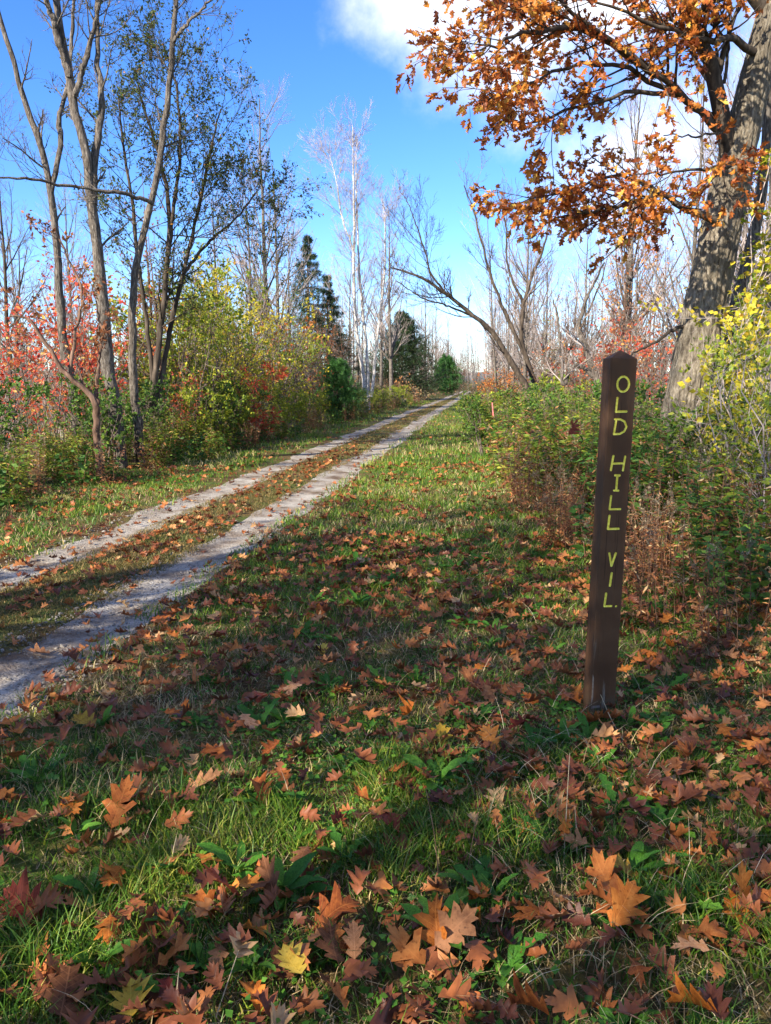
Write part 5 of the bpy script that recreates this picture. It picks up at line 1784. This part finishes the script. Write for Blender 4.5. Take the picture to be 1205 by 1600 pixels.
tag(link('gravel_stones', stn.mesh('gravel_stones', M['stone'])), 'loose grey stones on the wheel tracks', 'gravel', kind='stuff')


# ------------------------------------------------------------------ broad-leaved weeds in the grass
def broad_leaf(seed, toothed):
    r = np.random.default_rng(seed)
    n = 9
    V, F = [], []
    for j in range(n):
        s = j / (n - 1)
        w = (0.125 * math.sin(math.pi * min(1, s * 0.92 + 0.06)) ** 0.8 + 0.012) * (0.55 + 0.75 * s)
        if toothed and 0 < j < n - 1:
            w *= 1.3 if j % 2 else 0.6
        if j == n - 1:
            w = 0.004
        zc = 0.28 * s - 0.36 * s * s
        wave = 0.03 * math.sin(j * 2.1 + r.uniform(0, 6))
        V += [(-w, s, zc + 0.45 * w + wave), (0, s, zc), (w, s, zc + 0.45 * w - wave)]
    for j in range(n - 1):
        a = 3 * j
        F += [(a, a + 1, a + 4, a + 3), (a + 1, a + 2, a + 5, a + 4)]
    b = MB()
    b.add(np.array(V), np.array(F), r.uniform(0.15, 0.9))
    return b.mesh('leaf', M['weed'], smooth_shade=True)


BROAD = [broad_leaf(s, s % 2) for s in range(8)]
n_ros = 0
ros_spots = [(0.75, 2.35), (0.86, 2.42), (0.95, 2.62), (0.25, 2.3), (0.15, 2.05), (0.32, 1.95), (-0.55, 1.85), (-0.75, 1.95), (-0.15, 2.0), (-0.35, 1.95), (1.12, 3.3), (1.2, 3.45), (1.25, 3.95), (0.85, 3.3), (0.62, 3.25), (0.4, 3.5), (0.3, 3.1), (0.55, 3.0), (0.95, 4.3), (0.6, 4.6), (0.3, 4.2), (1.25, 2.1), (1.05, 1.8), (0.55, 1.7)]
while len(ros_spots) < 88:
    y = rng.uniform(1.7, 7.0)
    x = rng.uniform(-0.45 * y, 0.5 * y)
    if x - float(lane(y)) > 0.35 and x < float(right_rim(y)) + 0.3:
        ros_spots.append((x, y))
for x, y in ros_spots:
    z = float(gz(x, y))
    big = rng.uniform(0.075, 0.15)
    t = thing('rosette_weed', ('large' if big > 0.125 else ('small' if big < 0.095 else 'middling')) + ' broad-leaved green rosette ' + where(x, y), 'plant', (x, y, z), rng.uniform(0, 6.28), group='green rosettes in the grass')
    nl = rng.integers(6, 11)
    for q in range(nl):
        o = link('leaf', BROAD[rng.integers(8)], t)
        o.rotation_euler = (rng.uniform(0.15, 0.8), rng.uniform(-0.25, 0.25), q * 6.283 / nl + rng.uniform(-0.4, 0.4))
        o.location = (0, 0, 0.01)
        o.scale = (big * rng.uniform(0.7, 1.2),) * 3

# ------------------------------------------------------------------ fallen oak leaves
rng = np.random.default_rng(47)
LM = {
    'rust': dry_leaf_mat('fallen_rust', (0.15, 0.038, 0.012), (0.29, 0.085, 0.020), (0.42, 0.155, 0.04)),
    'brown': dry_leaf_mat('fallen_brown', (0.085, 0.032, 0.014), (0.17, 0.068, 0.028), (0.28, 0.125, 0.055)),
    'orange': dry_leaf_mat('fallen_orange', (0.25, 0.068, 0.012), (0.41, 0.125, 0.02), (0.54, 0.21, 0.045)),
    'tan': dry_leaf_mat('fallen_tan', (0.20, 0.09, 0.04), (0.34, 0.16, 0.07), (0.46, 0.25, 0.13)),
    'maroon': dry_leaf_mat('fallen_maroon', (0.09, 0.016, 0.010), (0.17, 0.032, 0.016), (0.26, 0.06, 0.03)),
    'yellow': dry_leaf_mat('fallen_yellow', (0.26, 0.14, 0.02), (0.44, 0.28, 0.03), (0.55, 0.38, 0.06)),
}
WORD = {'rust': 'rust-red', 'brown': 'dull brown', 'orange': 'bright orange', 'tan': 'pale tan', 'maroon': 'dark maroon', 'yellow': 'yellow'}
OAK = []
for s in range(28):
    bend, fold = [(0.15, 0.15), (0.4, 0.25), (0.7, 0.4), (0.3, 0.7), (0.9, 0.2), (0.2, -0.4), (0.5, 1.0), (0.3, 0.1)][s % 8]
    V_, F_ = oak_leaf(100 + s, bend, fold, 0.07)
    b = MB()
    b.add(V_, F_[0])
    OAK.append(b.mesh('fallen_leaf', LM['rust'], smooth_shade=True))
# a broad pointed-lobed leaf (not oak) for the few yellow ones
V_, F_ = oak_leaf(300, 0.3, 0.25, 0.04, width=1.45)
b = MB()
b.add(V_, F_[0])
MAPLE = b.mesh('fallen_leaf', LM['yellow'], smooth_shade=True)


def fallen(x, y, size, tone, label, mesh=None, tilt=None, yaw=None, lift=None, name='fallen_leaf', group='fallen oak leaves'):
    o = link(name, mesh or OAK[rng.integers(28)], None)
    a, b_ = tilt if tilt else (rng.normal() * 0.28, rng.normal() * 0.28)
    o.rotation_euler = (a, b_, rng.uniform(0, 6.283) if yaw is None else yaw)
    t = x - float(lane(y))
    on_track = -2.0 < t < 0.0
    lift = lift if lift is not None else (rng.uniform(0.012, 0.03) if on_track else rng.uniform(0.03, 0.07))
    o.location = (x, y, float(gz(x, y)) + lift + 0.25 * size * (abs(math.sin(a)) + abs(math.sin(b_))))
    o.scale = (size * rng.uniform(0.72, 1.08), size * rng.uniform(0.92, 1.08), size * rng.uniform(0.5, 1.7))
    o.material_slots[0].link = 'OBJECT'
    o.material_slots[0].material = LM[tone]
    tag(o, label, 'leaf', group)
    return o


def gpt(u, v):
    """Ground point seen at a photo pixel."""
    y = CAMH / math.tan(PITCH + math.atan((v - 800) / FPX))
    p = at(u, v, y)
    return float(p[0]), float(p[1])


SPECIAL = [
    (405, 1252, 0.16, 'rust', 'flat rust-orange oak leaf with sharp lobes lying alone above the centre-left grass', (0.35, 0.05), 0.5),
    (505, 1028, 0.09, 'yellow', 'small bright yellow pointed leaf on the shaded grass', (0.5, 0), 0.1),
    (132, 1145, 0.12, 'yellow', 'yellow lobed leaf by the lower end of the wheel track', (0.2, 0.2), 1.2),
    (78, 1162, 0.12, 'tan', 'pale tan curled leaf beside the yellow one at the lower left', (0.3, 0.1), 2.0),
    (455, 1532, 0.10, 'yellow', 'pale yellow rounded leaf at the bottom left of centre', (0.4, 0.3), 0.8),
    (205, 1578, 0.13, 'yellow', 'mottled yellow-green leaf at the bottom rim, left', (0.1, 0.1), 0.3),
    (524, 1452, 0.16, 'rust', 'large rust oak leaf with wide lobes at the bottom centre', (0.25, 0.1), -0.9),
    (682, 1492, 0.165, 'orange', 'upright bright orange oak leaf standing at the bottom centre', (1.15, -0.3), -0.3),
    (632, 1512, 0.15, 'rust', 'orange-brown oak leaf lying left of the upright orange one', (0.55, 0.2), 1.1),
    (712, 1500, 0.15, 'brown', 'brown leaf curled behind the upright orange one', (1.0, 0.6), -0.8),
    (735, 1446, 0.12, 'orange', 'ochre oak leaf just above the upright orange one', (0.5, 0.1), 1.9),
    (832, 1452, 0.15, 'orange', 'tan-orange leaf lying flat in the lower right straw', (0.2, 0.25), 2.2),
    (1158, 1425, 0.15, 'orange', 'ragged golden orange leaf standing at the lower right rim', (1.2, 0.2), 0.4),
    (916, 1314, 0.12, 'maroon', 'dark red oak leaf below the post, on the green rosette', (0.3, 0), 0.9),
    (765, 1174, 0.15, 'orange', 'sunlit orange oak leaf left of the post foot', (0.5, 0.1), 0.3),
    (688, 1166, 0.10, 'yellow', 'golden leaf standing in sunlit grass left of the post', (1.0, 0.2), 0.4),
    (608, 1300, 0.17, 'maroon', 'dark maroon oak leaf in the centre grass', (0.3, 0.3), 2.4),
    (422, 1400, 0.17, 'brown', 'big brown oak leaf leaning over the broad green leaves, lower left', (0.5, -0.4), 0.2),
    (345, 1420, 0.16, 'maroon', 'big maroon leaf folded beside the brown one, lower left', (0.6, 0.5), 1.5),
    (945, 1420, 0.17, 'rust', 'large curled rust leaf below the post, lower right', (0.7, 0.2), 0.7),
    (975, 1450, 0.17, 'orange', 'tan-orange leaf beside the large curled rust one', (0.5, 0.4), -0.5),
    (975, 1385, 0.12, 'yellow', 'golden curled leaf above the large rust one', (0.6, 0.3), 1.6),
    (520, 1500, 0.15, 'brown', 'brown leaf half buried in grass at the bottom centre', (0.2, 0.4), 0.3),
    (35, 1440, 0.18, 'maroon', 'dark maroon leaf at the lower left rim', (0.4, -0.3), 0.9),
    (105, 1572, 0.17, 'brown', 'dull brown oak leaf at the bottom left corner', (0.3, 0.1), 0.2),
    (190, 1290, 0.18, 'rust', 'rust oak leaf standing tilted in the left grass', (0.8, 0.3), 0.1),
    (60, 1020, 0.16, 'tan', 'pale tan leaf on the lower wheel track at the left rim', (0.1, 0.1), 1.4),
]
for (u, v, sz, tone, lb, tl, yw) in SPECIAL:
    x, y = gpt(u, v)
    fallen(x, y, sz, tone, lb, MAPLE if tone == 'yellow' and sz < 0.14 else None, tl, yw)
count = len(SPECIAL)
tries = 0
while count < 300 and tries < 20000:
    tries += 1
    y = 1.65 + 3.6 * rng.random() ** 0.8
    x = rng.uniform(-0.52 * y - 0.3, 0.52 * y + 0.3)
    t = x - float(lane(y))
    dens = 0.3 + 1.0 * (float(fbm(x * 1.1, y * 1.1, 55)) - 0.35)
    if -0.70 < t < 0.02:
        dens *= 0.22
    elif -1.34 < t < -0.7:
        dens *= 1.0
    elif t < -1.34:
        dens *= 0.35
    if 0.0 < t < 0.6:
        dens += 0.3
    if x > 0.9 and y < 4.5:
        dens += 0.12
    if rng.random() > dens or (abs(x - PX) < 0.1 and abs(y - PY) < 0.1):
        continue
    size_ = rng.uniform(0.075, 0.14)
    tone = rng.choice(['rust', 'brown', 'orange', 'tan', 'maroon'], p=[0.42, 0.20, 0.18, 0.15, 0.05])
    fallen(x, y, size_, tone, ('large ' if size_ > 0.12 else ('small ' if size_ < 0.095 else '')) + WORD[tone] + ' oak leaf ' + where(x, y), tilt=(rng.normal() * 0.24, rng.normal() * 0.24))
    count += 1
# the rest, smaller or further off, as litter
lb_ = MB()
FAR = [oak_leaf(500 + s, rng.uniform(0.2, 1.2), rng.uniform(0, 1.0), 0.07, False) for s in range(6)]
p = np.concatenate([grass_field(6800, 1.5, 8.0, -0.2, 5.0), grass_field(1700, 1.45, 3.3, 0.2, 4.0), grass_field(6200, 5.0, 15, -4.4, 3.6), grass_field(500, 3.4, 20, -1.45, -0.6), grass_field(2600, 14, 60, -4.0, 3.2, 1.5), grass_field(1300, 2.4, 9, 2.6, 5.0), grass_field(1500, 3, 18, -2.0, 0.0)])
t = p[:, 0] - lane(p[:, 1])
dn = 0.31 + 0.9 * (fbm(p[:, 0] * 1.3, p[:, 1] * 1.3, 66) - 0.4)
dn = np.where((t > -0.7) & (t < 0), dn * 0.3, dn)
dn = np.where((t > -2.0) & (t < -1.34), dn * 0.35, dn)
p = p[rng.random(len(p)) < dn]
pos = np.stack([p[:, 0], p[:, 1], gz(p[:, 0], p[:, 1]) + rng.uniform(0.02, 0.075, len(p)) * np.where((p[:, 0] - lane(p[:, 1]) > 0.1) | (p[:, 0] - lane(p[:, 1]) < -2.1), 1.0, 0.5)], 1)
az = rng.uniform(0, 6.28, len(p))
d = np.stack([np.cos(az), np.sin(az), rng.normal(size=len(p)) * 0.3], 1)
for q in range(6):
    sel = np.arange(len(p)) % 6 == q
    lb_.scatter(FAR[q], pos[sel], d[sel], rng.uniform(0.055, 0.12, sel.sum()), np.clip(rng.normal(0.5, 0.27, sel.sum()), 0, 1), nrm_up=0.8)
M['litter'] = foliage_mat('leaf_litter', [(0.0, (0.075, 0.022, 0.012)), (0.3, (0.165, 0.052, 0.022)), (0.6, (0.275, 0.088, 0.026)), (0.85, (0.40, 0.155, 0.045)), (1.0, (0.46, 0.27, 0.12))], 0.2, 0.5, 0.25, 0.3)
tag(link('leaf_litter', lb_.mesh('leaf_litter', M['litter'])), 'fallen brown and rust leaves strewn over the grass and the lane', 'leaves', kind='stuff')

# ------------------------------------------------------------------ small things
def stalk(pts, r, label, mat='straw', name='dry_stalk'):
    q = resample(pts, 8)
    b = MB()
    b.tubes(q[None], np.linspace(1, 0.5, 8)[None] * r, 5, 0.7)
    o = link(name, b.mesh(name, M[mat], q[0]), None, tuple(q[0]))
    return tag(o, label, 'stalk', 'dry stalks in the grass')


def gp3(u, v, h=0.0):
    x, y = gpt(u, v)
    return np.array([x, y, float(gz(x, y)) + h])


stalk([gp3(277, 1590, -0.02), gp3(277, 1590, 0.02) + np.array([0, 0.01, 0.06]), gp3(277, 1590) + np.array([0.004, 0.02, 0.13])], 0.0022, 'pale dry stalk standing upright at the bottom left')
stalk([gp3(330, 1600, 0.0), gp3(352, 1560, 0.04), gp3(374, 1525, 0.09)], 0.0022, 'pale dry stalk slanting at the bottom, right of the upright one')
stalk([gp3(1000, 1200, 0.02), gp3(960, 1150, 0.05), gp3(935, 1120, 0.12)], 0.0022, 'long pale stalk leaning against the post foot')
stalk([gp3(985, 1120, 0.03), gp3(1015, 1100, 0.05)], 0.002, 'short pale stalk lying right of the post foot')
stalk([gp3(715, 1430, 0.0), gp3(733, 1360, 0.06), gp3(748, 1300, 0.12)], 0.0022, 'thin brown stalk standing in the centre right grass', 'stem_brown')
stalk([gp3(690, 1420, 0.0), gp3(680, 1340, 0.08), gp3(665, 1290, 0.16)], 0.002, 'thin brown stalk left of the other one, centre right', 'stem_brown')
stalk([gp3(690, 1400, 0.02), gp3(650, 1440, 0.03), gp3(605, 1480, 0.03)], 0.008, 'brown fallen twig in the leaves at the bottom centre', 'bark_brown')
stalk([gp3(880, 1370, 0.0), gp3(884, 1300, 0.1), gp3(888, 1240, 0.17)], 0.002, 'pale bent stalk standing below the post')
stalk([gp3(1095, 1245, 0.03), gp3(1130, 1255, 0.035), gp3(1160, 1262, 0.03)], 0.008, 'grey fallen twig in the litter right of the post', 'bark_grey')
# pink survey tape tied in the shrub at the right rim
tp = at(769, 640, 15.5)
b = MB()
seg = np.array([[0, 0, 0.13], [0.008, -0.004, 0.05], [0.014, 0.004, -0.03], [0.026, -0.006, -0.12]])
Vt = np.concatenate([seg + np.array([-0.011, 0, 0]), seg + np.array([0.011, 0.006, 0])]) + tp
b.add(Vt, [[0, 4, 5, 1], [1, 5, 6, 2], [2, 6, 7, 3]])
tag(link('marking_tape', b.mesh('marking_tape', M['tape'], tp), None, tuple(tp)), 'strip of pink marking tape hanging in the shrubs by the lane', 'tape')
# a large dead leaf caught in the weeds left of the post
V_, F_ = oak_leaf(777, 0.6, 1.2, 0.1, width=1.2)
b = MB()
b.add(V_, F_[0])
o = link('dead_leaf', b.mesh('dead_leaf', LM['maroon'], smooth_shade=True), None, tuple(at(893, 668, 6.4)), (1.1, 0.7, 0.6), 0.15)
tag(o, 'dark curled leaf caught in the weeds left of the post', 'leaf')
